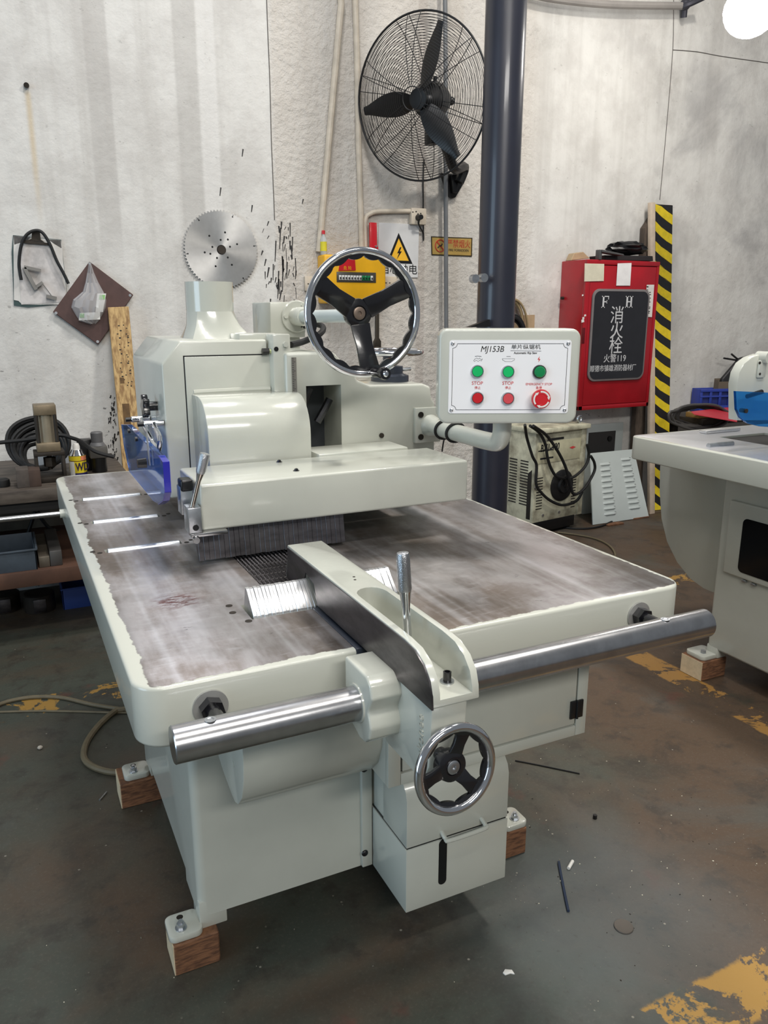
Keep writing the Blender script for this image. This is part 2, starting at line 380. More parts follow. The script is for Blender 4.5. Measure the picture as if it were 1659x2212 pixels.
# lamp at upper right
lt = thing('hanging_lamp', onY(1618, 30, 3.3), 'glowing white factory lamp at the upper right corner', 'lamp')
lp = onY(1622, 22, 3.3)
b = B(); b.ball(lp, 0.135, None, (1, 1, 0.95), 24); b.obj('bulb', LAMPM, lt)
b = B(); b.lathe([(0.02, 0.30), (0.06, 0.28), (0.07, 0.15), (0.10, 0.125), (0.10, 0.118)], lp, ZA, None, 20); b.obj('socket', WHITE, lt)
b = B(); b.cyl(lp + V((0, 0, 0.29)), lp + V((0, 0, 2.2)), 0.008, None, 8); b.obj('cord', BLACK, lt)
# navy steel column
cx, cy_, cr = 2.228, 3.35, 0.093
ct = thing('steel_column', (cx, cy_, 0), 'tall round navy blue steel column behind the control panel', 'column')
b = B(); b.cyl((cx, cy_, 0), (cx, cy_, 6.0), cr, None, 40); b.obj('shaft', NAVY, ct)
b = B(); b.cyl((cx, cy_, 0), (cx, cy_, 0.015), 0.16, None, 32); b.obj('base_plate', NAVY, ct)
for px, py in ((1047, 600), (1028, 602)):
    p = onY(px, py, cy_ - cr - 0.006); b = B(); b.cyl(p, p + V((0, 0.03, 0)), 0.02, None, 16); b.cyl(p - V((0, 0.003, 0)), p, 0.006, BLACK, 8) if False else None; lab(b.obj('washer', STEEL_GAL, ct), 'round steel washer')
p = onY(1098, 424, cy_); b = B(); b.hexa(p - V((0.02, 0, 0)), p + V((0.02, 0, 0)), 0.012); b.obj('bolt', IRON, ct)
p = onY(1040, 700, cy_ - cr); b = B(); b.prism([onY(1012, 707, cy_ - cr - 0.01), onY(1060, 706, cy_ - cr - 0.01), onY(1058, 690, cy_ - cr - 0.01)], (0, 0.03, 0)); lab(b.obj('bracket', BLACK, ct), 'black sheet bracket')
# ------------------------------------------------------------------ the rip saw
T = 0.891
saw = thing('rip_saw', (0.67, 1.85, 0), 'large pale grey-green rip saw standing in the middle of the floor', 'rip saw')
X0, X1, Y0, Y1 = 0.123, 1.21, 1.087, 2.80
def table_material(name, bx0, bx1, by0, by1, bright=0):
    t = NT(name); x, y, z = t.xyz(); nz = t.n('ShaderNodeSeparateXYZ'); t.pos(); t.put(nz.inputs[0], t.geo.outputs['Normal'])
    nn = t.noise(38, 5, 0.7); ns = t.noise(7, 5, 0.65)
    def mn(a, b_): return t.math('MINIMUM', a, b_)
    d = mn(mn(t.math('SUBTRACT', t.math('SUBTRACT', x, bx0), 0.010), t.math('ADD', t.math('SUBTRACT', bx1, x), 0.004)), mn(t.math('ADD', t.math('SUBTRACT', y, by0), 0.002), t.math('SUBTRACT', by1, y)))
    edge = t.math('ADD', t.math('MULTIPLY', t.math('SUBTRACT', nn, 0.5), 0.02), t.math('MULTIPLY', t.math('SUBTRACT', ns, 0.5), 0.03))
    m = t.math('MULTIPLY', t.ramp(t.math('ADD', d, edge), 0.013, 0.016), t.ramp(nz.outputs[2], 0.9, 0.95))
    s1 = t.noise(3.0, 6, 0.65, (2.5, 0.8, 1)); s2 = t.noise(5.5, 6, 0.6); s3 = t.noise(60, 4, 0.6, (0.35, 1.6, 1)); s4 = t.noise(22, 5, 0.75, (0.7, 1.4, 1))
    c = t.mix(t.ramp(s1, 0.36, 0.64), lin((164, 161, 162)), lin((112, 103, 96)))
    c = t.mix(t.math('MULTIPLY', t.ramp(s2, 0.52, 0.7), 0.6), c, lin((98, 86, 77)))
    highlight_band = t.noise(1.0, 4, 0.6, (9, 0.12, 1)); c = t.mix(t.ramp(highlight_band, 0.52, 0.66, 0, 0.4), c, lin((206, 208, 214)))  # pale lengthwise streaks: highlights painted into the steel colour
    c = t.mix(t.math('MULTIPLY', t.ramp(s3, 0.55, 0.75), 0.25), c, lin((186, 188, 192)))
    c = t.mix(t.ramp(s4, 0.67, 0.72, 0, 0.6), c, lin((58, 54, 52)))
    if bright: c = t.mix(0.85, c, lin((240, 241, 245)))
    else:
        rx = t.math('SUBTRACT', x, 0.255); ry = t.math('SUBTRACT', y, 1.44); r = t.math('SQRT', t.math('ADD', t.math('MULTIPLY', rx, rx), t.math('MULTIPLY', t.math('MULTIPLY', ry, ry), 1.4)))
        rn = t.noise(55, 5, 0.75, (0.5, 1.4, 1)); c = t.mix(t.math('MULTIPLY', t.ramp(r, 0.065, 0.02), t.ramp(rn, 0.46, 0.56, 0, 0.85)), c, lin((88, 40, 32)))
    rough = t.math('ADD', t.ramp(s2, 0.3, 0.75, 0.27, 0.42), t.math('MULTIPLY', s3, 0.06))
    paint = lin((190, 192, 182))
    t.set(Base_Color=t.mix(m, paint, c), Metallic=t.math('MULTIPLY', m, 0.92), Roughness=t.math('ADD', t.math('MULTIPLY', m, t.math('SUBTRACT', rough, 0.28)), 0.28),
          Anisotropic=t.math('MULTIPLY', m, 0.75), Coat_Weight=t.math('MULTIPLY', t.math('SUBTRACT', 1.0, m), 0.4))
    cv = t.n('ShaderNodeCombineXYZ'); cv.inputs[1].default_value = 1.0; t.put(t.b.inputs['Tangent'], cv.outputs[0])
    t.bump(t.math('ADD', t.math('MULTIPLY', s3, 0.5), t.math('MULTIPLY', t.noise(1.8, 3, 0.5, (3, .5, 1)), 3.0)), 0.16, 0.003)
    return t.m
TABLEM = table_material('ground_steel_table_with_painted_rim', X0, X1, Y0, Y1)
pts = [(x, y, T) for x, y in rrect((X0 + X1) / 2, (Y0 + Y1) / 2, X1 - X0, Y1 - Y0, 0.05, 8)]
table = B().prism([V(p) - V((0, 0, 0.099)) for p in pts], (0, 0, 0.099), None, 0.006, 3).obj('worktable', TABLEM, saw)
ROLL = [(0.168, 0.342, 2.403), (0.168, 0.343, 2.118), (0.17, 0.344, 1.836)]
for x0, x1, yy in ROLL: cut(table, B().box((x0, yy - 0.013, T - 0.03), (x1, yy + 0.013, T + 0.05)))
cut(table, B().box((0.425, 1.437, T - 0.045), (0.60, 2.15, T + 0.05)))
cut(table, B().box((0.358, 1.288, T - 0.06), (0.66, 1.365, T + 0.05)))
for x0, x1, yy in ROLL:
    b = B().cyl((x0 + 0.006, yy, T - 0.0055), (x1 - 0.004, yy, T - 0.0055), 0.0118, None, 20, bev=0.001)
    lab(b.obj('roller', STEEL_GAL, saw), 'steel roller set in a table slot')
    for sx in (x0 - 0.012, x0 - 0.026, x1 + 0.012, x1 + 0.026):
        B().cyl((sx, yy + 0.008 * (1 if sx < x0 - .02 or sx > x1 + .02 else -1), T - 0.001), (sx, yy + 0.008 * (1 if sx < x0 - .02 or sx > x1 + .02 else -1), T + 0.0006), 0.006, None, 12).obj('screw_hole', IRON, saw)
for sx, sy in ((0.338, 1.372), (0.335, 1.335), (0.350, 1.283)):
    B().cyl((sx, sy, T - 0.001), (sx, sy, T + 0.0006), 0.0065, None, 14).obj('screw_hole', IRON, saw)
# feed chain
CHAINM = simple('dark_chain_steel', (52, 50, 50), 0.5, 0.7, 0.3, 20)
chain = boxo('feed_chain', (0.425, 1.437, T - 0.045), (0.60, 2.15, T - 0.022), CHAINM, saw, 0)
lab(chain, 'dark toothed feed chain in the table slot')
b = B()
for yy in range(6):
    for k in range(2): pass
pad = None
for i in range(9):
    y0 = 1.441 + i * 0.036
    b = B(); b.box((0.430, y0, T - 0.024), (0.595, y0 + 0.033, T - 0.010), CHAINM, 0.0015, 1)
    for r_ in range(4):
        for c_ in range(18):
            xx = 0.436 + c_ * 0.009; yq = y0 + 0.004 + r_ * 0.0085
            b.lathe([(0.0032, 0), (0.0012, 0.004)], (xx, yq, T - 0.0105), ZA, STEEL_DK, 4)
    b.obj('chain_pad', None, chain, flat=True)
b = B().box((0.474, Y0 - 0.002, T - 0.03), (0.500, 1.29, T + 0.002), None, 0.001); lab(b.obj('slot_liner', simple('dark_blue_liner', (38, 44, 56), 0.35), saw), 'dark blue slot liner')
# lower kickback fingers
pl = [(0, 1.2935, T - 0.02), (0, 1.296, T + 0.002), (0, 1.338, T + 0.040), (0, 1.346, T + 0.041), (0, 1.357, T + 0.0), (0, 1.357, T - 0.02)]
FING = simple('bright_finger_aluminium', (232, 233, 235), 0.28, 1.0, 0.1, 40)
me0 = None; n = 42; w = (0.655 - 0.363) / n
for i in range(n):
    if me0 is None:
        f = B().prism(pl, (w * 0.96, 0, 0), None, 0.0004, 1).obj('kickback_finger', FING, saw); me0 = f.data
    else: f = link('kickback_finger', me0, saw)
    f.location = (0.363 + w * i, random.uniform(-0.0006, 0.0006), random.uniform(-0.0008, 0.0008))
# upper kickback fingers
pu = [(0, 1.655, 0.985), (0, 1.640, 0.900), (0, 1.652, 0.899), (0, 1.715, 0.985)]
me0 = None; n = 30; w = (0.690 - 0.345) / n
for i in range(n):
    if me0 is None:
        f = B().prism(pu, (w * 0.97, 0, 0), None, 0.0004, 1).obj('hanging_finger', STEEL_DK, saw); me0 = f.data
    else: f = link('hanging_finger', me0, saw)
    f.location = (0.345 + w * i, random.uniform(-0.001, 0.001), random.uniform(-0.001, 0.001))
# --- base
base = B(); prof = rrect((0.267 + 1.08) / 2, (1.505 + 2.24) / 2, 1.08 - 0.267, 2.24 - 1.505, 0.02, 4)
base.prism([(x, y, 0.112) for x, y in prof], (0, 0, 0.792 - 0.112), None, 0.0)
base = base.obj('base_body', PAINT, saw)
cut(base, B().box((0.2, 1.64, 0.05), (1.2, 2.12, 0.145)))
boxo('front_corner_post', (0.2675, 1.5055, 0.08), (0.33, 1.57, 0.15), PAINT, saw, 0.003, 2)
def foot(x, y, sx):
    xs = sorted((x, x + sx * 0.075)); b = B()
    c = rrect((xs[0] + xs[1]) / 2, y + 0.035, xs[1] - xs[0], 0.075, 0.016, 5)
    b.prism([(px, py, 0.0815) for px, py in c], (0, 0, 0.016), None, 0.003)
    f = b.obj('foot', PAINT_GLOSS, saw); xc = (xs[0] + xs[1]) / 2 + sx * 0.008
    b = B(); b.cyl((xc, y + 0.022, 0.0972), (xc, y + 0.022, 0.1002), 0.013, None, 18); b.hexa((xc, y + 0.022, 0.1), (xc, y + 0.022, 0.111), 0.0095); b.cyl((xc, y + 0.022, 0.11), (xc, y + 0.022, 0.118), 0.005, None, 10)
    b.obj('bolt', STEEL_GAL, f)
    B().cyl((xc - sx * .004, y + 0.056, 0.0972), (xc - sx * .004, y + 0.056, 0.0978), 0.0075, None, 14).obj('bolt_hole', IRON, f)
foot(0.272, 1.488, -1); foot(1.075, 1.488, 1); foot(0.272, 2.17, -1); foot(1.075, 2.17, 1)
def wood_block(lo, hi, label, group='wooden blocks under machine feet'):
    b = B(); b.box(lo, hi, None, 0.003, 1)
    t = thing('wood_block', ((lo[0] + hi[0]) / 2, (lo[1] + hi[1]) / 2, 0), label, 'wood block', group)
    b.obj('timber', WOOD_DK, t); e = boxo('sawn_end', (lo[0] - 0.001, lo[1] + .002, lo[2] + .002), (lo[0] + 0.004, hi[1] - .002, hi[2] - .002), WOOD_END, t, 0); lab(e, 'pale sawn end grain')
wood_block((0.203, 1.482, 0), (0.304, 1.575, 0.0805), 'wooden block under the front left foot of the rip saw')
wood_block((0.182, 2.16, 0), (0.30, 2.26, 0.0805), 'dark wooden block under the rear left foot of the rip saw')
wood_block((1.045, 1.485, 0), (1.145, 1.58, 0.0805), 'wooden block under the front right foot behind the drawer')
# --- chain cover on the front of the base
cp = [(1.50, 0.79), (1.30, 0.79), (1.262, 0.70), (1.256, 0.63), (1.262, 0.585), (1.28, 0.54), (1.31, 0.508), (1.335, 0.497), (1.36, 0.50), (1.42, 0.515), (1.50, 0.55)]
b = B().prism([(0.32, y, z) for y, z in cp], (0.40, 0, 0), None, 0.003); b.obj('chain_cover', PAINT, saw)
B().cyl((0.319, 1.33, 0.585), (0.3215, 1.33, 0.585), 0.006, None, 12).obj('cover_screw', PAINT, saw)
boxo('seam_strip', (0.662, 1.492, 0.115), (0.688, 1.506, 0.60), PAINT, saw, 0.002)
for zz in (0.155, 0.385): B().ball((0.668, 1.4915, zz), 0.0085, None, (1, 0.6, 1), 12).obj('seam_bolt', BLACK, saw)
# --- electric box with hinged door
BX0, BX1, BY, BZ = 0.605, 1.10, 1.235, 0.505
ebox = boxo('electric_box', (BX0, BY + 0.012, BZ), (BX1, 1.52, 0.792), PAINT, saw, 0.003)
for lo, hi in (((BX0, BY, BZ), (BX0 + 0.028, BY + 0.013, 0.792)), ((BX1 - 0.028, BY, BZ), (BX1, BY + 0.013, 0.792)), ((BX0 + 0.0282, BY, BZ), (BX1 - 0.0282, BY + 0.013, BZ + 0.025))): boxo('door_frame', lo, hi, PAINT, ebox, 0.0015)
boxo('door', (BX0 + 0.032, BY + 0.001, BZ + 0.029), (BX1 - 0.031, BY + 0.013, 0.791), PAINT, ebox, 0.002)
boxo('gap_shadow_strip', (BX0 + 0.0283, BY + 0.009, BZ + 0.0252), (BX0 + 0.0318, BY + 0.0119, 0.79), BLACK, ebox, 0)
hz = onY(1256, 1528, BY).z
for dx in (-0.017, 0.001): boxo('hinge', (BX1 - 0.03 + dx, BY - 0.004, hz - 0.021), (BX1 - 0.03 + dx + 0.016, BY + 0.002, hz + 0.021), BLACK, ebox, 0.001)
B().cyl((BX1 - 0.0295, BY - 0.004, hz - 0.022), (BX1 - 0.0295, BY - 0.004, hz + 0.022), 0.003, None, 10).obj('hinge_pin', BLACK, ebox)
# --- lubricant tank with drawer
TX0, TX1, TY, TZ = 0.690, 0.958, 1.317, 0.112
tank = boxo('tank', (TX0, TY, TZ), (TX1, 1.51, 0.274), PAINT, saw, 0.002)
dp = [(TY + 0.001, 0.279), (TY + 0.001, 0.395), (TY + 0.007, 0.415), (TY + 0.02, 0.430), (TY + 0.045, 0.437), (TY + 0.12, 0.445), (TY + 0.12, 0.279)]
dr = B().prism([(TX0 + 0.001, y, z) for y, z in dp], (TX1 - TX0 - 0.002, 0, 0), None, 0.0015).obj('drawer', PAINT, saw)
boxo('drawer_gap', (TX0 + 0.003, TY + 0.004, 0.273), (TX1 - 0.003, 1.50, 0.280), BLACK, saw, 0)
boxo('tank_back', (TX0 + 0.004, TY + 0.12, 0.274), (TX1 - 0.004, 1.51, 0.44), PAINT, saw, 0.002)
g = [(x, z) for x, z in rrect(0.784, 0.217, 0.021, 0.155 * 0.86, 0.0104, 6)]
g = [(x, z - 0.0) for x, z in rrect(onY(956, 1862, TY).x, onY(956, 1862, TY).z, 0.021, 0.118, 0.0104, 6)]
lab(B().prism([(x, TY - 0.0008, z) for x, z in g], (0, 0.003, 0)).obj('sight_slot', simple('dark_sight_glass', (14, 14, 15), 0.15), tank), 'dark oval level window')
h0, h1 = onY(955, 1803, TY), onY(1040, 1775, TY)
b = B().tube([h0 + V((0, 0.002, 0.006)), h0 + V((0, -0.016, 0.0)), h0 + V((0.008, -0.024, -0.001)), h1 + V((-0.008, -0.024, 0.0)), h1 + V((0, -0.016, 0.002)), h1 + V((0, 0.002, 0.008))], 0.0052, None, 10, 5)
b.obj('handle', PAINT_GLOSS, dr)
boxo('latch', (0.975, 1.40, 0.36), (0.985, 1.44, 0.455), BLACK, saw, 0.002)
boxo('latch', (0.958, 1.405, 0.40), (0.976, 1.43, 0.42), BLACK, saw, 0.002)
# --- rod on the front
RY, RZ, RR = 1.0, 0.846, 0.0272
b = B().cyl((0.157, RY, RZ), (1.171, RY, RZ), RR, None, 40, bev=0.0015); rod = b.obj('guide_rod', STEEL, saw); lab(rod, 'thick polished steel guide rod')
for x in (0.231, 1.082):
    b = B().cyl((x, Y0 - 0.004, 0.846), (x, Y0 + 0.001, 0.846), 0.0275, None, 28); w_ = b.obj('washer', WASHER, saw)
    b = B().hexa((x, Y0 - 0.022, 0.846), (x, Y0 - 0.004, 0.846), 0.019); b.cyl((x, RY + 0.01, 0.846), (x, Y0 - 0.01, 0.846), 0.012, None, 14); b.obj('rod_bolt', BLACK_CAST, saw)
    b = B().lathe([(0.0085, 0.0), (0.0085, 0.0012), (0.005, 0.0013), (0.004, 0.0006)], (x - 0.02, RY - 0.002, RZ + RR - 0.0006), ZA, None, 14); b.obj('rod_plug', STEEL_GAL, rod)
# --- fence
FX0, FX1, FZ = 0.484, 0.559, 0.969
fp = [(1.47, 0.897), (1.455, FZ), (0.935, FZ), (0.90, 0.966), (0.874, 0.955), (0.857, 0.938), (0.850, 0.918), (0.848, 0.898)]
fence = B().prism([(FX0, y, z) for y, z in fp], (FX1 - FX0, 0, 0), None, 0.002).obj('fence', PAINT_GLOSS, saw)
ch = [(FX0 + 0.0115, 0.70), (FX1 - 0.0115, 0.70)] + [((FX0 + FX1) / 2 + 0.026 * math.cos(a), 1.125 + 0.03 * math.sin(a)) for a in [PI * k / 8 for k in range(9)]]
cut(fence, B().prism([(x, y, 0.9085) for x, y in ch], (0, 0, 0.2)))
cut(fence, B().prism([(0.4, y, z) for y, z in ((1.275, 0.88), (1.30, 0.935), (1.345, 0.944), (1.372, 0.88))], (0.3, 0, 0)))
fq = [(1.46, 0.899), (1.448, FZ - 0.004)] + [(y, z - 0.002) for y, z in fp[2:]]
face = B().prism([(FX0 - 0.0022, y, z) for y, z in fq], (0.003, 0, 0)).obj('fence_face', STEEL_DK, fence); lab(face, 'bare dark steel fence face')
cut(face, B().prism([(0.4, y, z) for y, z in ((1.275, 0.88), (1.30, 0.935), (1.345, 0.944), (1.372, 0.88))], (0.3, 0, 0)))
for yy in (1.20, 1.215): B().cyl((0.522 + (yy - 1.2) * .3, yy, FZ - .001), (0.522 + (yy - 1.2) * .3, yy, FZ + .0004), 0.0025, None, 10).obj('oil_hole', IRON, fence)
# clamp lever
lv = V((0.518, 0.985, 0.9085)); up = V((-0.06, 0.02, 1)).normalized()
b = B().lathe([(0.0062, 0), (0.0062, 0.085), (0.0088, 0.108), (0.0098, 0.113)], lv, up, None, 18); lever = b.obj('clamp_lever', CHROME, saw)
kn = simple('knurled_steel', (200, 202, 206), 0.3, 1.0, 0.1, 40)
t_ = NT('knurled_grip_steel'); vz = t_.n('ShaderNodeTexVoronoi'); vz.inputs['Scale'].default_value = 900; t_.put(vz.inputs['Vector'], t_.pos()); t_.bump(vz.outputs[0], 0.45, 0.0008)
KNURL = t_.set(Base_Color=lin((190, 192, 196)), Metallic=1.0, Roughness=0.28)
B().lathe([(0.0096, 0.112), (0.0104, 0.116), (0.0104, 0.166), (0.009, 0.172), (0.004, 0.1735), (0, 0.1735)], lv, up, None, 24).obj('grip', KNURL, lever)
b = B().lathe([(0.0105, 0), (0.0105, 0.002), (0.0065, 0.002)], (0.532, 0.893, 0.9086), ZA, None, 20); b.obj('washer', STEEL_GAL, fence)
b = B().lathe([(0.0062, 0), (0.0062, 0.014), (0.004, 0.0145), (0.0035, 0.009), (0, 0.009)], (0.532, 0.893, 0.9105), ZA, None, 16); b.obj('socket_bolt', BLACK_CAST, fence)
# carriage under the fence
cr_ = [(1.055, 0.897), (0.855, 0.897), (0.861, 0.80), (0.875, 0.775), (0.90, 0.765), (1.00, 0.765), (1.045, 0.80)]
carr = B().prism([(FX0 + 0.002, y, z) for y, z in cr_], (0.058, 0, 0), None, 0.004).obj('fence_carriage', PAINT_GLOSS, saw)
text('raised_lettering', 'yukonee', (FX0 + 0.001, 0.885, 0.832), V((0, 0.0, 1)), V((0, 1, 0)), 0.024, PAINT_GLOSS, carr, 0.0012)
cl = []
for k in range(9): a = math.radians(150 - 22 * k); cl.append((RY - 0.0 + 0.043 * math.cos(a + PI), RZ - 0.043 * abs(math.sin(a)) if 0 else RZ + 0.043 * math.sin(-a)))
prof = [(1.046, 0.905), (0.965, 0.905), (0.952, 0.895), (0.946, 0.875), (0.957, 0.856), (0.960, 0.848), (0.955, 0.84), (0.950, 0.825), (0.956, 0.805), (0.972, 0.792), (0.99, 0.790), (1.02, 0.80), (1.046, 0.83)]
col = B().prism([(0.436, y, z) for y, z in prof], (0.054, 0, 0), None, 0.004, 3).obj('rod_clamp', PAINT_GLOSS, saw)
B().lathe([(0.0305, 0), (0.0315, 0.003), (0.0315, 0.006)], (0.4335, RY, RZ), XA, None, 32).obj('clamp_ring', PAINT_GLOSS, col)
B().cyl((0.4905, 0.952, 0.846), (0.496, 0.949, 0.846), 0.0105, None, 18, bev=0.001).obj('set_screw', IRON, col)
# --- handwheels
def handwheel(name, c, ax, R, rim, spokes, label, ref, hub_r, handle=None, cap=CHROME, waves=18, parent=saw, sp_w=0.27, dish=0.0):
    c, ax = V(c), V(ax).normalized(); u = (V(ref) - ax * V(ref).dot(ax)).normalized(); w = ax.cross(u)
    P = lambda r, a, h=0: c + (u * math.cos(a) + w * math.sin(a)) * r + ax * (h - (dish * (1 - r / R) if r < R * 0.8 else 0)); hc2 = c - ax * dish
    wheel = B().torus(c, ax, R - rim, rim, None, 72, 14).obj(name, CHROME, parent); lab(wheel, label)
    t = bmesh.new(); N = 144; k_ = []
    for i in range(N):
        a = 2 * PI * i / N; ri = R - rim * 2.3 - R * 0.055 * abs(math.sin(a * waves / 2)) ** 0.7
        k_.append([t.verts.new(P(R - rim * 1.2, a, 0.45 * rim)), t.verts.new(P(ri, a, 0.35 * rim)), t.verts.new(P(ri, a, -0.45 * rim)), t.verts.new(P(R - rim * 1.2, a, -0.5 * rim))])
    for i in range(N):
        A, C2 = k_[i], k_[(i + 1) % N]
        for q in range(4): t.faces.new((A[q], C2[q], C2[(q + 1) % 4], A[(q + 1) % 4]))
    bmesh.ops.recalc_face_normals(t, faces=t.faces)
    bb = B(); bb.take(t); bb.obj('scalloped_ring', BLACK_CAST, wheel)
    for a in spokes:
        a = math.radians(a); t0 = R * sp_w; pts = []
        for r_, ww in ((hub_r * 0.75, t0 * 0.62), (R * 0.5, t0 * 0.52), (R - rim * 2.3, t0 * 0.62)): pts.append((r_, ww))
        ring = [P(r_, a, 0.3 * rim) + (w * math.cos(a) - u * math.sin(a)) * ww for r_, ww in pts] + [P(r_, a, 0.3 * rim) - (w * math.cos(a) - u * math.sin(a)) * ww for r_, ww in reversed(pts)]
        B().prism(ring, -ax * rim * 0.9, None, rim * 0.18, 2).obj('spoke', BLACK_CAST, wheel)
    B().lathe([(hub_r, -rim * 1.6), (hub_r * 1.05, 0), (hub_r, rim * 0.7), (hub_r * 0.72, rim * 1.0), (hub_r * 0.55, rim * 1.02), (hub_r * 0.5, rim * 0.75)], hc2, ax, None, 32).obj('hub', BLACK_CAST, wheel)
    B().lathe([(hub_r * 0.45, rim * 0.5), (hub_r * 0.45, rim * 1.15), (hub_r * 0.38, rim * 1.25), (hub_r * 0.16, rim * 1.25), (hub_r * 0.14, rim * 0.9), (0, rim * 0.9)], hc2, ax, None, 24).obj('axle_cap', cap, wheel)
    if handle:
        a, r_, L, hr = handle; p = P(r_, math.radians(a))
        h = B().lathe([(hr * 0.7, -rim * .5), (hr * 0.75, L * 0.1), (hr, L * 0.2), (hr * 0.9, L * 0.55), (hr * 1.25, L * 0.9), (hr * 1.1, L)], p, ax, None, 20).obj('handle', BLACK_CAST, wheel)
        B().lathe([(hr * 0.6, L * 0.99), (hr * 0.6, L * 1.03), (hr * 0.4, L * 1.07), (0, L * 1.07)], p, ax, None, 16).obj('handle_screw', CHROME, wheel)
    return wheel
swc = onY(984, 1661, 0.815)
handwheel('small_handwheel', swc, (0.05, -1, 0.12), 0.0655, 0.0066, (-50, 70, 190), 'small chrome handwheel below the fence', XA, 0.022, None, STEEL_GAL, 12, dish=0.012)
B().cyl(swc + V((0, 0.016, 0)), V((swc.x, 0.885, swc.z)), 0.010, None, 20).obj('wheel_shaft', BLACK_CAST, saw)
# ------------------------------------------------------------------ saw head, frame and control panel
# head cover: x 0.356..0.70, front y 2.0, chamfered left top edge
HX0, HY0, HY1, HZ0, HZ1 = 0.356, 2.0, 2.46, 0.962, 1.358
hp = [(HX0, HZ0), (HX0, 1.302), (0.402, HZ1), (0.628, HZ1), (0.628, HZ0)]
head = B().prism([(x, HY0, z) for x, z in hp], (0, HY1 - HY0, 0), None, 0.006, 3).obj('head_cover', PAINT, saw)
# inner front panel with a thin dark gap round it
boxo('panel_gap', (0.410, HY0 - 0.0012, 0.97), (0.626, HY0 + 0.002, 1.3215), BLACK, head, 0)
fpnl = boxo('front_panel', (0.4125, HY0 - 0.004, 0.965), (0.634, HY0 + 0.004, 1.3185), PAINT_GLOSS, head, 0.001)
# suction hood
hc = V((0.530, 2.19, 0))
hood = B()
hood.lathe([(0.0635, 1.425), (0.0635, 1.505), (0.0605, 1.505), (0.0605, 1.43), (0.0635, 1.425)], hc, ZA, None, 40, caps=False)
t = bmesh.new(); top = []; bot = []
for k in range(48):
    a = 2 * PI * k / 48; c_, s_ = math.cos(a), math.sin(a)
    top.append(t.verts.new(hc + V((0.0635 * c_, 0.0635 * s_, 1.428))))
    q = 1 / max(abs(c_), abs(s_)); q = 1 + (q - 1) * 0.75
    bot.append(t.verts.new(hc + V((0.012 + 0.088 * c_ * q, 0.088 * s_ * q, HZ1 - 0.002))))
mid = [t.verts.new((p.co * 0.55 + r.co * 0.45) - V((0, 0, 0.004)) - V(((p.co.x - hc.x), (p.co.y - hc.y), 0)) * 0.06) for p, r in zip(top, bot)]
for A, C2 in ((top, mid), (mid, bot)):
    for k in range(48): t.faces.new((A[k], A[(k + 1) % 48], C2[(k + 1) % 48], C2[k]))
bmesh.ops.recalc_face_normals(t, faces=t.faces); hood.take(t)
hood.obj('suction_hood', PAINT_GLOSS, saw)
# rounded motor cover in front of the head
DY0 = 1.842
dp = [(2.0, 1.228), (1.93, 1.226)] + [(DY0 + 0.088 * (1 - math.cos(a)), 1.128 + 0.098 * math.sin(a)) for a in [math.radians(90 - 10 * k) for k in range(10)]] + [(DY0, 0.965), (2.0, 0.965)]
dome = B().prism([(0.425, y, z) for y, z in dp], (0.260, 0, 0), None, 0.003, 2).obj('motor_cover', PAINT_GLOSS, saw)
# weld fillet between cover and head
B().tube([(0.43, HY0 - 0.004, 1.23), (0.53, HY0 - 0.005, 1.2315), (0.63, HY0 - 0.004, 1.231)], 0.007, None, 8, 4).obj('fillet', PAINT_GLOSS, dome)
# beam cover across the table
BMY0, BMY1, BMZ0, BMZ1 = 1.62, 1.828, 0.972, 1.073
beam = boxo('beam_cover', (0.350, BMY0, BMZ0), (1.012, BMY1, BMZ1), PAINT, saw, 0.006, 3)
for px, py in ((603, 998), (640, 1017)):
    p = onZ(px, py, BMZ1); b = B().lathe([(0.0075, 0), (0.0075, 0.0012), (0.005, 0.0014), (0.0045, 0.0045), (0.002, 0.006), (0, 0.006)], p, ZA, None, 14); b.obj('cover_bolt', BLACK_CAST, beam)
# clamp blocks and lever at the beam's left end
blk = boxo('clamp_block', (0.318, 1.600, 0.975), (0.346, 1.645, 1.030), STEEL_GAL, saw, 0.002)
B().cyl((0.3325, 1.5988, 0.987), (0.3325, 1.603, 0.987), 0.0065, None, 14).obj('bolt_hole', BLACK, blk)
blk2 = boxo('stop_block', (0.318, 1.668, 1.0), (0.345, 1.705, 1.062), STEEL_GAL, saw, 0.002)
boxo('stop_pad', (0.319, 1.662, 1.052), (0.346, 1.70, 1.078), BLACK, blk2, 0.005, 3)
lo_, hi_ = onY(412, 1108, 1.615), onY(443, 980, 1.60); d_ = (hi_ - lo_).normalized(); L = (hi_ - lo_).length
lev = B().lathe([(0.0052, -0.005), (0.0052, L * 0.55), (0.0085, L * 0.68)], lo_, d_, None, 16).obj('beam_lever', simple('nickel_lever', (196, 186, 176), 0.15, 1.0), saw)
B().lathe([(0.0086, L * 0.67), (0.0105, L * 0.72), (0.0112, L * 0.97), (0.010, L * 1.0), (0, L * 1.0)], lo_, d_, None, 20).obj('grip', KNURL, lev)
b = B().box((0.322, 1.600, 0.966), (0.40, 1.625, 0.974), None, 0.001); b.cyl((0.331, 1.592, 0.961), (0.331, 1.602, 0.961), 0.007, None, 12); b.obj('end_bar', STEEL, saw)
# star knob on the head's left side
kp = onX(334, 877, 0.35); kp = V((HX0, kp.y, kp.z))
b = B(); b.cyl(kp, kp - V((0.022, 0, 0)), 0.012, None, 18)
star = [(kp.y + (0.026 + 0.006 * math.cos(5 * a)) * math.cos(a), kp.z + (0.026 + 0.006 * math.cos(5 * a)) * math.sin(a)) for a in [2 * PI * k / 50 for k in range(50)]]
b.prism([(kp.x - 0.022, y, z) for y, z in star], (-0.016, 0, 0), None, 0.003, 2); b.obj('star_knob', BLACK_CAST, saw)
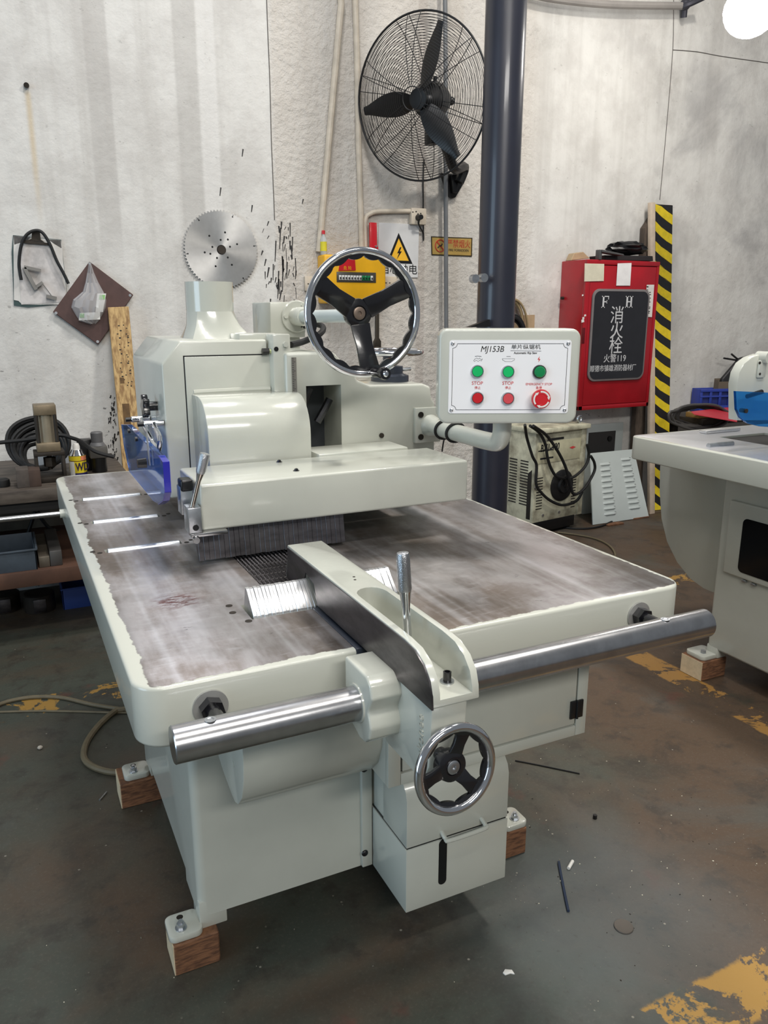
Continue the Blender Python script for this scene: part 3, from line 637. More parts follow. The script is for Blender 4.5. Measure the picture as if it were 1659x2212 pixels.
# blue acrylic guard on links
gp = [(273, 916), (286, 917), (358, 985), (366, 1000), (370, 1062), (366, 1080), (355, 1088), (345, 1082), (290, 1018), (278, 960)]
GX = 0.300
gpts = [onX(x, y, GX) for x, y in gp]
guard = B().prism(gpts, (-0.014, 0, 0), None, 0.001, 1).obj('blade_guard', ACRYL, saw); lab(guard, 'blue transparent acrylic guard')
e0 = [onX(x, y, GX) for x, y in ((356, 984), (366, 998), (370, 1062), (366, 1080), (355, 1088))]
b = B()
for p, q in zip(e0, e0[1:]):
    n_ = V((0, -(q - p).z, (q - p).y)).normalized() * 0.0012
    b.prism([p + n_ * .1, q + n_ * .1, q - n_, p - n_], (-0.014, 0, 0))
lab(b.obj('guard_edge', ACRYL_EDGE, guard), 'dark blue polished edge')
for px, py, qx, qy in ((300, 905, 335, 965), (328, 915, 345, 945)):
    p0, p1 = onX(px, py, 0.325), onX(qx, qy, 0.31)
    B().tube([V((HX0, p0.y, p0.z)), V((0.33, p0.y, p0.z)), p1, p1 + V((0, 0.02, -0.03))], 0.006, None, 10, 4).obj('guard_link', CHROME, saw)
    B().cyl(V((HX0 - 0.002, p0.y, p0.z)), V((0.305, p0.y, p0.z)), 0.0085, None, 16, bev=0.001).obj('link_collar', CHROME, saw)
    B().cyl(V((0.305, p0.y, p0.z)), V((0.290, p0.y, p0.z)), 0.006, None, 12).obj('link_screw', BLACK, saw)
q0, q1 = onX(314, 918, 0.281), onX(322, 1005, 0.281)
B().prism([q0 + V((0, -0.005, 0)), q0 + V((0, 0.005, 0)), q1 + V((0, 0.005, 0)), q1 + V((0, -0.005, 0))], (0.003, 0, 0)).obj('guard_strap', STEEL_GAL, saw)
kq = onX(316, 1000, 0.281); b = B(); b.cyl(kq, kq - V((0.02, 0, 0)), 0.012, None, 10, r2=0.010); b.obj('guard_knob', BLACK_CAST, saw)
for px, py in ((297, 948), (281, 931)): p = onX(px, py, 0.286); B().cyl(p + V((0.001, 0, 0)), p - V((0.006, 0, 0)), 0.006, None, 12).obj('guard_bolt', BLACK, guard)
# slide bracket at the right of the head
br = boxo('slide_bracket', (0.632, 1.965, 1.20), (0.680, 2.06, 1.372), PAINT_GLOSS, saw, 0.004)
boxo('bracket_arm', (0.56, 2.02, 1.345), (0.66, 2.12, 1.373), PAINT_GLOSS, saw, 0.004)
p = onY(597, 754, 1.963); B().cyl(p, p + V((0, 0.006, 0)), 0.006, None, 12).obj('bracket_screw', BLACK, br)
p = onY(618, 744, 1.958); B().hexa(p, p + V((0, 0.012, 0)), 0.0075).obj('bracket_bolt', PAINT_GLOSS, br)
p = onY(576, 759, 1.985); b = B(); b.cyl(p - V((0.012, 0, 0)), p + V((0.006, 0, 0)), 0.008, None, 8); b.obj('stop_screw', BLACK, br)
B().cyl(p + V((0.006, 0, 0)), p + V((0.024, 0, 0)), 0.006, None, 12).obj('stop_nut', simple('pale_green_nut', (190, 200, 150), 0.3, 0.4), br)
# height scale
p0 = onY(630, 772, 1.945); p1 = onY(637, 880, 1.945)
sc_ = boxo('height_scale', (p0.x, 1.944, p1.z), (p0.x + 0.012, 1.948, p0.z), simple('aluminium_scale', (176, 172, 164), 0.35, 0.8), saw, 0)
b = B()
for k in range(28):
    zz = p1.z + (p0.z - p1.z) * (k + 0.5) / 28; b.box((p0.x, 1.9432, zz - 0.0005), (p0.x + (0.009 if k % 5 == 0 else 0.005), 1.9445, zz + 0.0005))
b.obj('scale_marks', INK, sc_)
# C-frame casting
FY = 1.95
fo = [(0.66, T + 0.002), (0.66, 1.326), (0.795, 1.324), (0.855, 1.262), (0.862, 1.248), (0.90, 1.234), (1.062, 1.232), (1.088, 1.222), (1.092, 1.19), (1.104, 1.175), (1.104, T + 0.002)]
frame = B().prism([(x, FY, z) for x, z in fo], (0, 0.60, 0), None, 0.008, 3).obj('column_casting', PAINT, saw)
w0, w1 = onY(661, 834, FY), onY(738, 942, FY)
cut(frame, B().box((w0.x, FY - 0.1, w1.z - 0.06), (w1.x, FY + 0.13, w0.z)))
boxo('recess_back', (w0.x, FY + 0.127, w1.z - 0.06), (w1.x, FY + 0.131, w0.z), simple('dark_recess_steel', (66, 70, 74), 0.5, 0.3), saw, 0)
b = B(); b.tube([onY(712, 862, FY + 0.03), onY(703, 880, FY + 0.03), onY(685, 912, FY + 0.03)], 0.011, None, 8, 3); b.tube([onY(668, 838, FY + .04), onY(650, 885, FY + .04)], 0.012, None, 8, 1); b.obj('swing_bracket', BLACK_CAST, saw)
# cover plate behind the beam
boxo('rear_cover', (0.70, BMY1 + 0.003, 0.985), (0.955, FY - 0.003, 1.078), PAINT, saw, 0.004)
p = onY(825, 941, FY - 0.004); B().cyl(p, p + V((0, .006, 0)), 0.007, None, 12).obj('cover_screw', IRON, saw)
# lifting gearbox, shaft, large handwheel
gb = boxo('gearbox', (0.722, 2.26, 1.353), (0.83, 2.44, 1.455), PAINT, saw, 0.004)
SX, SZ = 0.806, 1.418
gc = V((SX - 0.005, 2.262, SZ - 0.004))
fl = B().lathe([(0.046, 0), (0.046, 0.012), (0.043, 0.014)], gc, -YA, None, 32).obj('gear_flange', PAINT_GLOSS, gb)
for a in (60, 180, 300):
    a = math.radians(a); q = gc + V((0.036 * math.cos(a), -0.014, 0.036 * math.sin(a))); B().cyl(q, q - V((0, 0.006, 0)), 0.006, None, 12).obj('flange_screw', PAINT_GLOSS, gb)
B().lathe([(0.027, 0.012), (0.027, 0.065), (0.022, 0.075)], gc, -YA, None, 28).obj('shaft_sleeve', PAINT_GLOSS, saw)
B().cyl(gc + V((0, -0.07, 0)), (SX, 1.812, SZ), 0.017, None, 28).obj('wheel_shaft', PAINT_BLUE, saw)
boxo('gear_stand', (0.73, 2.28, 1.20), (0.82, 2.42, 1.36), PAINT, saw, 0.004)
wc = onY(786, 677, 1.765)
R_ = 0.1525
big = handwheel('large_handwheel', wc, (0, -1, 0.0), R_, 0.0088, (28, 150, 277), 'large chrome rimmed handwheel with three black spokes', XA, 0.034, (279, R_ - 0.012, 0.075, 0.0125), simple('brown_axle_cap', (140, 124, 112), 0.4, 0.8), 20, dish=0.035)
# horizontal handwheel on its pedestal
hw = V((1.01, 2.07, 1.322)); hw = V((onY(842, 760, 2.07).x, 2.07, onY(842, 760, 2.07).z))
small2 = handwheel('flat_handwheel', hw, (0, 0, 1), 0.098, 0.0085, (20, 140, 260), 'flat chrome handwheel on the frame top', XA, 0.024, None, CHROME, 14)
pedc = V((hw.x - 0.005, 2.06, 1.235))
ped = B().lathe([(0.055, -0.008), (0.055, 0.014), (0.038, 0.02), (0.038, 0.04), (0.02, 0.042), (0.02, 0.08)], pedc, ZA, None, 32).obj('wheel_pedestal', simple('dark_blue_enamel', (54, 60, 72), 0.35), saw)
B().cyl(pedc + V((0.036, -0.01, 0.03)), pedc + V((0.062, -0.012, 0.031)), 0.005, None, 8).obj('lock_screw', STEEL_GAL, ped)
# ribbed hose behind the wheel
hps = [onY(628, 745, 2.0), onY(655, 738, 2.05), onY(690, 722, 2.1), onY(698, 707, 2.15), onY(680, 700, 2.2), onY(655, 705, 2.25), onY(630, 720, 2.3)]
lab(B().tube(hps, 0.0085, None, 10, 8).obj('ribbed_hose', RUBBER, saw), 'black ribbed hose')
# --- control panel
PA = math.radians(25.0)
pn = V((-math.sin(PA), -math.cos(PA), 0)); pr = V((math.cos(PA), -math.sin(PA), 0)); PC = V((1.039, 1.498, 1.283))
def pan(x, y, off=0.0): return onP(x, y, PC + pn * off, pn)
def ppoly(w, h, r, cx=1100, cy=815, off=0.0):
    c = pan(cx, cy, 0); return [c + pr * a + ZA * b_ + pn * off for a, b_ in rrect(0, 0, w, h, r, 6)]
pw = (pan(1250, 815) - pan(947, 815)).length; ph = (pan(1100, 712) - pan(1100, 917)).length
cbox = B().prism(ppoly(pw, ph, 0.022, 1099, 814), -pn * 0.075, None, 0.006, 3).obj('control_box', PAINT, saw)
plw = (pan(1231, 815) - pan(970, 815)).length; plh = (pan(1100, 735) - pan(1100, 893)).length
plate = B().prism(ppoly(plw, plh, 0.006, 1100, 814.5, 0.0012), -pn * 0.002).obj('button_plate', PANELWHITE, cbox)
pc0 = pan(1100, 814.5, 0.0016)
b = B()
def pline(a, c, w=0.0009): 
    d = (c - a).normalized(); n_ = pn.cross(d) * w / 2; b.prism([a - n_, c - n_, c + n_, a + n_], -pn * 0.0006)
hw_, hh_ = plw / 2 - 0.008, plh / 2 - 0.008; g_ = 0.010
Q = lambda a, c: pc0 + pr * a + ZA * c
for sx in (-1, 1):
    pline(Q(sx * hw_, -hh_ + g_), Q(sx * hw_, hh_ - g_)); pline(Q(-hw_ + g_, sx * hh_), Q(hw_ - g_, sx * hh_))
    for sz in (-1, 1):
        prev = None
        for k in range(7):
            a = PI / 2 * k / 6; q = Q(sx * (hw_ - g_ * math.sin(a)), sz * (hh_ - g_ * math.cos(a)))
            if prev is not None: pline(prev, q)
            prev = q
pline(pan(1103, 757.5, 0.0016), pan(1169, 758.5, 0.0016), 0.0007)
b.obj('printed_border', INK, plate)
for sx in (-1, 1):
    for sz in (-1, 1):
        q = Q(sx * (plw / 2 - 0.0075), sz * (plh / 2 - 0.0075)); B().lathe([(0.004, 0), (0.004, 0.0015), (0.002, 0.0022), (0, 0.0015)], q, pn, None, 14).obj('plate_screw', STEEL_GAL, plate)
def ptext(s, x, y, size, m, **kw): return text('printed_text', s, pan(x, y, 0.0014), pr, ZA, size, m, plate, 0.0003, **kw)
ptext('MJ153B', 1063, 754.5, 0.0185, INK, shear=0.2, sx=0.93)
ptext('单片纵锯机', 1136, 750, 0.0112, INK, sx=1.2)
ptext('Automatic Rip Saw', 1135, 762.5, 0.0068, INK, bold=0.0001)
for x in (1031, 1097):
    ptext('STOP', x, 828, 0.0108, INK_RED); ptext('停止', x + 0.5, 838, 0.0072, INK_RED)
ptext('EMERGENCY STOP', 1164, 830, 0.0072, INK_RED); ptext('急停', 1164, 838, 0.0072, INK_RED)
b = B(); off = 0.0014
def pstroke(pts, w=0.0006):
    for p, q in zip(pts, pts[1:]): pline(pan(*p, off), pan(*q, off), w)
pstroke([(1026, 770), (1031, 769), (1040, 770)], 0.001); pstroke([(1025, 776), (1030, 773), (1033, 776), (1036, 773), (1039, 777), (1042, 775), (1040, 780), (1036, 778), (1033, 781), (1029, 778), (1025, 781), (1023, 779), (1026, 776)])
pstroke([(1094, 770), (1103, 770)], 0.0009); pstroke([(1085, 775), (1112, 775), (1111, 778), (1105, 781), (1092, 781), (1086, 778), (1085, 775)])
b.obj('printed_symbols', INK, plate)
b = B(); b.prism([pan(x, y, off) for x, y in ((1166, 769), (1161, 777), (1164, 777), (1163, 783), (1167.5, 775.5), (1164.5, 775.5))], -pn * 0.0005); b.obj('printed_flash', INK_RED, plate)
def button(x, y, m, ring, r=0.0148, kind='flat'):
    p = pan(x, y, 0.001)
    bt = B().lathe([(r, 0), (r, 0.004), (r * 0.92, 0.007), (r * 0.84, 0.007), (r * 0.82, 0.004)], p, pn, None, 28, caps=False).obj('push_button' if kind == 'flat' else 'indicator_lamp', ring, cbox)
    if kind == 'flat': B().lathe([(r * 0.8, 0.001), (r * 0.8, 0.006), (r * 0.74, 0.0068), (0, 0.0068)], p, pn, None, 24).obj('cap', m, bt)
    else: B().lathe([(r * 0.84, 0.001), (r * 0.84, 0.008), (r * 0.7, 0.0105), (0, 0.0112)], p, pn, None, 24).obj('lens', m, bt)
    return bt
lab(button(1031, 802, GREENPL, STEEL_GAL), 'green start button'); lab(button(1097, 803, GREENPL, STEEL_GAL), 'green start button')
lab(button(1165, 803, GREENDK, BLACK, 0.0155, 'lamp'), 'dark green indicator lamp')
lab(button(1031, 859.5, REDPL, STEEL_GAL), 'red stop button'); lab(button(1097, 860.5, simple('worn_red_plastic', (214, 76, 84), 0.4), STEEL_GAL), 'worn red stop button')
ep = pan(1165, 860, 0.001)
es = B().lathe([(0.0175, 0), (0.0175, 0.005), (0.013, 0.006), (0.013, 0.010)], ep, pn, None, 28).obj('emergency_stop', YELLOWPL, cbox); lab(es, 'red mushroom emergency stop on a yellow collar')
B().lathe([(0.011, 0.006), (0.017, 0.010), (0.0215, 0.014), (0.0222, 0.020), (0.0205, 0.0242), (0.0125, 0.0252), (0.012, 0.0244), (0, 0.0244)], ep, pn, None, 36).obj('mushroom', REDPL, es)
b = B()
for k in range(3):
    a0 = math.radians(100 + 120 * k); ps = []
    for q in range(9): a = a0 - math.radians(82) * q / 8; ps.append((0.0188, a))
    for q in range(8, -1, -1): a = a0 - math.radians(82) * q / 8; ps.append((0.0152, a))
    C0 = ep + pn * 0.0249; b.prism([C0 + pr * (r * math.cos(a)) + ZA * (r * math.sin(a)) for r, a in ps], pn * 0.0004)
    a = a0 - math.radians(82); tip = a - 0.45
    b.prism([C0 + pr * (r * math.cos(q)) + ZA * (r * math.sin(q)) for r, q in ((0.0205, a), (0.017, tip), (0.0135, a))], pn * 0.0004)
b.obj('arrows', WHITE, es)
# pipe arm
px_, pz_ = 1.076, 1.114
mp = boxo('arm_plate', (1.032, FY - 0.014, 1.066), (1.115, FY + 0.002, 1.166), PAINT_GLOSS, saw, 0.003)
for px, py in ((909, 896), (909, 944)): p = onY(px, py, FY - 0.015); B().lathe([(0.0085, 0), (0.0085, 0.002), (0.0055, 0.002), (0.005, 0.0005), (0, 0.0005)], p, -YA, None, 14).obj('plate_bolt', IRON, mp)
b = B().lathe([(0.032, 0.0), (0.028, 0.02), (0.0235, 0.05)], (px_ + 0.005, FY - 0.013, pz_), -YA, None, 28); b.obj('arm_boss', PAINT_GLOSS, saw)
arm = [(px_, FY - 0.03, pz_), (px_, 1.75, pz_), (px_, 1.63, pz_ - 0.0), (px_ - 0.002, 1.585, pz_ + 0.006), (px_ - 0.006, 1.565, pz_ + 0.03), (px_ - 0.008, 1.562, pz_ + 0.06), (px_ - 0.008, 1.562, 1.19)]
B().tube(arm, 0.0225, None, 24, 6).obj('panel_arm', PAINT, saw)
for yy in (1.85, 1.79): B().torus((px_, yy, pz_), (0.2, 1, 0.25), 0.0265, 0.0038, None, 28, 8).obj('cable_loop', RUBBER, saw)
B().tube([onY(962, 940, 1.85), onY(958, 955, 1.86), onY(955, 975, 1.88)], 0.0022, None, 6, 3).obj('loose_wire', RUBBER, saw)
wires = [[pan(1133, 915, -0.04), onY(1140, 945, 1.62), onY(1152, 985, 1.8), onY(1165, 1040, 2.3)], ]
# bar sticking out of the table's left side
p0 = onX(143, 1125, X0)
b = B().cyl((X0 - 0.012, 2.42, 0.852), (-0.75, 2.42, 0.852), 0.0075, None, 16); lab(b.obj('side_bar', STEEL, saw), 'slim steel bar pointing left from the table')
B().cyl((X0 + 0.01, 2.42, 0.852), (X0 - 0.014, 2.42, 0.852), 0.013, None, 16).obj('bar_boss', PAINT, saw)
# ------------------------------------------------------------------ things on the wall
def wq(pts, t, off=0.0, m=None, b=None, bev=0.0):
    b = b or B(); b.prism([wp(x, y, off) for x, y in pts], (0, -t, 0), m, bev, 1); return b
def base_of(pts): ps = [wp(*p) for p in pts]; return V((sum(p.x for p in ps) / len(ps), WY, min(p.z for p in ps)))
# clipboard with papers
ct = thing('clipboard', base_of([(30, 508), (147, 660)]), 'dark green clipboard with soiled papers hanging on the wall', 'clipboard')
wq([(28, 508), (132, 518), (147, 656), (60, 664), (30, 660), (25, 545)], 0.006, 0, None).obj('board', simple('dark_green_board', (52, 74, 74), 0.6), ct)
wq([(29, 509), (131, 519), (134, 530), (136, 560), (146, 652), (128, 655), (127, 658), (48, 658), (40, 650), (30, 648)], 0.002, 0.0065).obj('paper_sheet', PAPER, ct)
wq([(48, 526), (112, 531), (126, 560), (145, 648), (125, 653), (46, 658), (42, 600)], 0.0015, 0.009).obj('paper_sheet', simple('top_soiled_paper', (204, 199, 196), 0.8, 0, 0.3, 16), ct)
GRM = simple('dark_grime', (92, 90, 88), 0.8, 0, 0.4, 40)
for g_ in ([(29, 509), (66, 513), (60, 519), (31, 528)], [(104, 517), (131, 519), (133, 536), (118, 527)]): wq(g_, 0.0008, 0.0087).obj('grime_smear', GRM, ct)
b = wq([(48, 518), (110, 526), (110, 531), (47, 525)], 0.010, 0.0105); b2 = wq([(69, 500), (86, 501), (88, 518), (96, 523), (60, 519), (68, 516)], 0.006, 0.0105, None, b); b.obj('clip', IRON, ct)
# drooping black cable hung over the clipboard
b = B().tube([wp(x, y, 0.032) for x, y in ((46, 605), (41, 570), (46, 530), (58, 507), (76, 498), (92, 503), (108, 528), (122, 562), (136, 588), (148, 613))], 0.0075, None, 8, 5)
tag(b.obj('black_cable', RUBBER), 'short black cable looped over the clipboard on the wall', 'cable')
# bent flat steel bracket in front of the papers
bt = B()
for seg_, w_ in ((((52, 577), (88, 585)), 0.016), (((52, 578), (78, 626)), 0.018), (((78, 620), (92, 610)), 0.014), (((92, 613), (112, 640)), 0.003), (((100, 640), (122, 645)), 0.018)):
    (x0, y0), (x1, y1) = seg_; p, q = wp(x0, y0, 0.02), wp(x1, y1, 0.02); d = (q - p).normalized(); n_ = V((-d.z, 0, d.x)) * w_ / 2
    bt.prism([p - n_, q - n_, q + n_, p + n_], (0, -0.012, 0), None, 0.001, 1)
tag(bt.obj('bent_bracket', simple('grey_bracket_steel', (128, 126, 122), 0.5, 0.5)), 'bent grey steel bracket hanging over the clipboard papers', 'bracket')
# brown diamond board, plastic bag
dt = thing('diamond_board', base_of([(193, 565), (212, 745)]), 'brown square hardboard hung by a corner on the wall', 'board')
dc = [(193, 565), (288, 637), (212, 745), (114, 674)]
wq(dc, 0.008, 0.016, None, None, 0.003).obj('panel', BROWN, dt)
for x, y in ((194, 570), (281, 638), (211, 738), (121, 676)): B().cyl(wp(x, y, 0.022), wp(x, y, 0.0255), 0.007, None, 12).obj('rivet', STEEL_GAL, dt)
bt = thing('plastic_bag', base_of([(194, 570), (200, 700)]), 'clear plastic bag of paper packets hanging on the brown board', 'bag')
t = bmesh.new(); rows = []
for k, (y, xl, xr, dd) in enumerate(((568, 192, 196, 0.012), (590, 188, 203, 0.02), (612, 184, 213, 0.03), (632, 178, 225, 0.045), (648, 158, 230, 0.055), (664, 154, 229, 0.06), (680, 164, 222, 0.055), (692, 172, 214, 0.04), (699, 196, 206, 0.02))):
    row = []
    for j in range(17):
        a = PI * j / 16; x = (xl + xr) / 2 - (xr - xl) / 2 * math.cos(a); crease = 0.006 * math.sin(j * 2.3 + k * 1.7)
        row.append(t.verts.new(wp(x, y + 2 * math.sin(j * 1.9 + k), 0.026 + dd * math.sin(a) ** 0.7 + crease * math.sin(a))))
    rows.append(row)
for A, C2 in zip(rows, rows[1:]):
    for j in range(16): t.faces.new((A[j], A[j + 1], C2[j + 1], C2[j]))
bb = B(); bb.take(t); bb.obj('film', FILM, bt)
for (pts, gx) in (([(210, 634), (229, 634), (222, 674), (206, 674)], [(215, 637), (227, 637), (226, 647), (214, 647)]), ([(172, 676), (216, 674), (216, 690), (170, 692)], [(173, 677), (182, 677), (182, 686), (172, 686)])):
    wq(pts, 0.006, 0.052).obj('packet', WHITE, bt); wq(gx, 0.001, 0.0585).obj('packet_mark', simple('pale_green_print', (142, 196, 124), 0.6), bt)
# circular saw blade
bc = wp(477, 540); R_ = 0.202
st = thing('saw_blade', bc - V((0, 0, R_)), 'round steel circular saw blade hanging on the wall', 'saw blade')
t_ = NT('brushed_blade_steel'); x, y, z = t_.xyz()
ang = t_.math('ARCTAN2', t_.math('SUBTRACT', z, bc.z), t_.math('SUBTRACT', x, bc.x))
wv = t_.math('ADD', t_.math('MULTIPLY', t_.math('SINE', t_.math('MULTIPLY', ang, 9.0)), 0.5), 0.5)
BLADE = t_.set(Base_Color=t_.mix(t_.noise(30, 4), lin((214, 213, 210)), lin((190, 188, 185))), Metallic=0.8, Roughness=0.34, Anisotropic=0.75)
tg = t_.n('ShaderNodeCombineXYZ'); t_.put(tg.inputs[0], t_.math('MULTIPLY', t_.math('SINE', ang), -1.0)); t_.put(tg.inputs[2], t_.math('COSINE', ang)); t_.put(t_.b.inputs['Tangent'], tg.outputs[0])
N = 72; pts = []
for k in range(N):
    for f, r in ((0.0, R_ * 0.962), (0.30, R_ * 0.955), (0.62, R_), (0.80, R_ * 0.995), (0.84, R_ * 0.962)):
        a = 2 * PI * (k + f) / N; pts.append(bc + V((math.cos(a) * r, -0.010, math.sin(a) * r)))
disc = B().prism(pts, (0, -0.004, 0)).obj('disc', BLADE, st)
cut(disc, B().cyl(bc + V((0, .05, 0)), bc - V((0, .05, 0)), 0.025, None, 24))
holes = [(0.05, a) for a in (20, 92, 165, 238, 310)] + [(0.065, a) for a in (55, 200)] + [(0.092, a) for a in (20, 75, 132, 190, 247, 305)]
for r, a in holes:
    p = bc + V((r * math.cos(math.radians(a)), -0.0142, r * math.sin(math.radians(a)))); B().cyl(p, p + V((0, 0.003, 0)), 0.0055, None, 10).obj('pin_hole', BLACK, st)
for a in (0, 60, 120, 180, 240, 300):
    a = math.radians(a + 8); p = bc + V((R_ * 0.9 * math.cos(a), -0.0145, R_ * 0.9 * math.sin(a))); q = bc + V((R_ * 0.96 * math.cos(a), -0.0145, R_ * 0.96 * math.sin(a)))
    b = B(); b.tube([p, q], 0.0014, None, 5, 1); b.cyl(p, p + V((0, 0.002, 0)), 0.004, None, 8); b.obj('expansion_slot', BLACK, st)
B().cyl(bc, bc - V((0, 0.02, 0)), 0.022, None, 16).obj('hanger', IRON, st)
# leaning wooden plank
pk = [onY(233, 664, 4.33), onY(277, 662, 4.33), onY(281, 760, 4.27), onY(294, 900, 4.2), onY(291, 925, 4.19), onY(281, 935, 4.18), onY(285, 1010, 4.14)]
lt0 = thing('wooden_plank', (0.56, 4.1, 0), 'tall weathered wooden plank leaning on the wall behind the saw', 'plank')
A0, A1 = onY(233, 664, 4.295), onY(278, 662, 4.295); G0, G1 = V((0.50, 4.02, 0)), V((0.605, 4.02, 0))
lens = [(0.0, 0, 0), (0.28, 0, 0), (0.42, 0, 0.012), (0.55, 0.0, -0.006), (0.62, 0, -0.012), (0.66, 0, -0.03), (1.0, 0, -0.028)]
L_ = [A0.lerp(G0, s) for s, _, _ in lens]; Rr = [A1.lerp(G1, s) + V((d, 0, 0)) for s, _, d in lens]
B().prism(L_ + Rr[::-1], (0, 0.02, 0.0), None, 0.002, 1).obj('board', WOOD, lt0)
MARK = simple('dark_wood_stain', (104, 78, 46), 0.8, 0, 0.3, 30)
for s0, s1, w in ((0.33, 0.42, 0.5), (0.47, 0.52, 0.45), (0.24, 0.26, 0.3)):
    c0, c1 = A0.lerp(G0, s0), A0.lerp(G0, s1); wd = V((0.035, 0, 0)); off = V((0.025, -0.0012, 0)); B().prism([c0 + off, c0 + off + wd * w * 2, c1 + off + wd * w * 2, c1 + off], (0, 0.002, 0)).obj('stain', MARK, lt0)
b = B(); random.seed(5)
for k in range(34):
    s = random.uniform(0.06, 0.27); c0 = A0.lerp(G0, s) + V((random.uniform(0.03, 0.085), -0.0012, 0)); b.box(c0 - V((0.002, 0, 0.004 * random.random() + .001)), c0 + V((0.002 + .006 * random.random(), 0.001, 0.003)))
o = b.obj('scribbles', INK, lt0); lab(o, 'illegible dark pencil scribbles')
# yellow breaker box
bx = thing('breaker_box', base_of([(690, 548), (835, 656)]), 'yellow electrical breaker box on the wall behind the handwheel', 'breaker box')
p0, p1 = onY(700, 549, 4.24), onY(834, 656, 4.24)
B().box((p0.x, 4.24, p1.z), (p1.x, WY, p0.z), None, 0.012, 3).obj('case', YELLOWPL, bx)
a, c = onY(727, 587, 4.239), onY(812, 611, 4.239); B().box((a.x, 4.236, c.z), (c.x, 4.242, a.z), None, 0.002).obj('window_frame', simple('dark_window', (70, 66, 60), 0.3), bx)
wz0 = (a.z + c.z) / 2
for k in range(12):
    xx = a.x + 0.012 + k * (c.x - a.x - 0.03) / 12; m_ = WHITE if k < 8 else (GREENDK if k < 11 else WHITE)
    b = B(); b.box((xx, 4.230, wz0 - 0.016), (xx + 0.014, 4.2365, wz0 + 0.010), None, 0.001); br_ = b.obj('breaker', m_, bx); boxo('toggle', (xx + 0.004, 4.226, wz0 - 0.012), (xx + 0.010, 4.231, wz0), BLACK, br_, 0)
wb_ = [onY(x, y, 4.238) for x, y in ((735, 559), (766, 558), (768, 584), (731, 585))]
B().prism(wb_, (0, -0.004, 0)).obj('warning_sticker', REDPL, bx)
text('sticker_text', '危 险', sum(wb_, V((0, 0, 0))) / 4 - V((0, 0.0045, 0.02)), XA, ZA, 0.022, YELLOWPL, bx, 0.0005)
for x, y in ((722, 645), (824, 560)): B().cyl(onY(x, y, 4.24), onY(x, y, 4.237), 0.006, None, 10).obj('case_screw', IRON, bx)
# small bottle standing on the box
q = onY(702, 547, 4.30); zb = p0.z
bo = thing('small_bottle', (p0.x + 0.022, 4.30, zb), 'small clear bottle with yellow label and red cap on the breaker box', 'bottle'); bx_ = p0.x + 0.022
B().lathe([(0.0, 0), (0.016, 0), (0.018, 0.004), (0.018, 0.085), (0.008, 0.102), (0.008, 0.112)], (bx_, 4.30, zb), ZA, None, 18).obj('glass', filmy('clear_bottle', (210, 216, 216), 0.55), bo)
B().lathe([(0.0184, 0.02), (0.0184, 0.07)], (bx_, 4.30, zb), ZA, None, 18, caps=False).obj('label', simple('yellow_label', (220, 208, 50), 0.6), bo)
B().lathe([(0.0095, 0.110), (0.0095, 0.128), (0.008, 0.13), (0, 0.13)], (bx_, 4.30, zb), ZA, None, 14).obj('cap', REDPL, bo)
# red cutter case on the box
q = onY(806, 541, 4.30)
cu = thing('red_utility_cutter', (q.x, 4.30, zb), 'upright red plastic cutter standing on the breaker box', 'cutter')
B().prism([(q.x - 0.022, 4.29, zb), (q.x + 0.034, 4.29, zb), (q.x + 0.030, 4.29, zb + 0.05), (q.x + 0.022, 4.29, zb + 0.06), (q.x + 0.020, 4.29, zb + 0.185), (q.x - 0.022, 4.29, zb + 0.185)], (0, 0.02, 0), None, 0.003).obj('body', REDPL, cu)
B().lathe([(0.006, 0), (0.006, 0.006), (0, 0.007)], (q.x + 0.012, 4.289, zb + 0.055), -YA, None, 12).obj('button', STEEL_GAL, cu)
# warning sign plate
sg = thing('warning_sign', base_of([(817, 483), (905, 600)]), 'grey electric shock warning plate with yellow triangle behind the handwheel', 'sign')
wq([(818, 481), (905, 485), (902, 600), (815, 598)], 0.004, 0.002, None, None, 0.001).obj('plate', GREYSIGN, sg)
def tri(k, off, t_, m_, name):
    c = (862, 547); pts = [(c[0] + (x - c[0]) * k, c[1] + (y - c[1]) * k) for x, y in ((861, 503), (891, 570), (835, 568))]
    return wq(pts, t_, off).obj(name, m_, sg)
tri(1.0, 0.0062, 0.001, BLACK, 'triangle_border'); tri(0.72, 0.0074, 0.001, simple('sign_yellow', (230, 176, 40), 0.5), 'triangle')
wq([(864, 534), (858, 547), (862, 547), (857, 560), (868, 543), (863.5, 543), (867, 534)], 0.001, 0.0085).obj('lightning_bolt', BLACK, sg)
text('sign_text', '当心触电', wp(862, 583, 0.0068), XA, ZA, 0.062, BLACK, sg, 0.0005)
# socket box and plug
so = thing('socket_box', base_of([(883, 450), (915, 486)]), 'beige wall socket box with a black plug near the fan', 'socket')
a, c = wp(883, 450), wp(915, 487); B().box((a.x, WY - 0.035, c.z), (c.x, WY, a.z), None, 0.005, 2).obj('box', CREAM, so)
for x, y in ((892, 458), (899, 457), (903, 462), (909, 461)): B().box(wp(x - 1.5, y + 1, 0.0352), wp(x + 1.5, y - 1, 0.0365)).obj('socket_slot', BLACK, so)
p = wp(904, 470, 0.04); b = B(); b.cyl(p + V((0, .008, 0)), p - V((0, 0.035, 0)), 0.019, None, 14, r2=0.014); b.tube([p - V((0, 0.02, 0)), wp(904, 481, 0.05), wp(908, 492, 0.03), wp(914, 503, 0.01), wp(915, 517, 0.006)], 0.005, None, 6, 4); b.obj('plug', BLACK, so)
b = B().tube([wp(916, 345, 0.012), wp(914, 400, 0.008), wp(915, 520, 0.008)], 0.004, None, 6, 3); tag(b.obj('fan_cable', RUBBER), 'thin black cable running down the wall below the fan', 'cable')
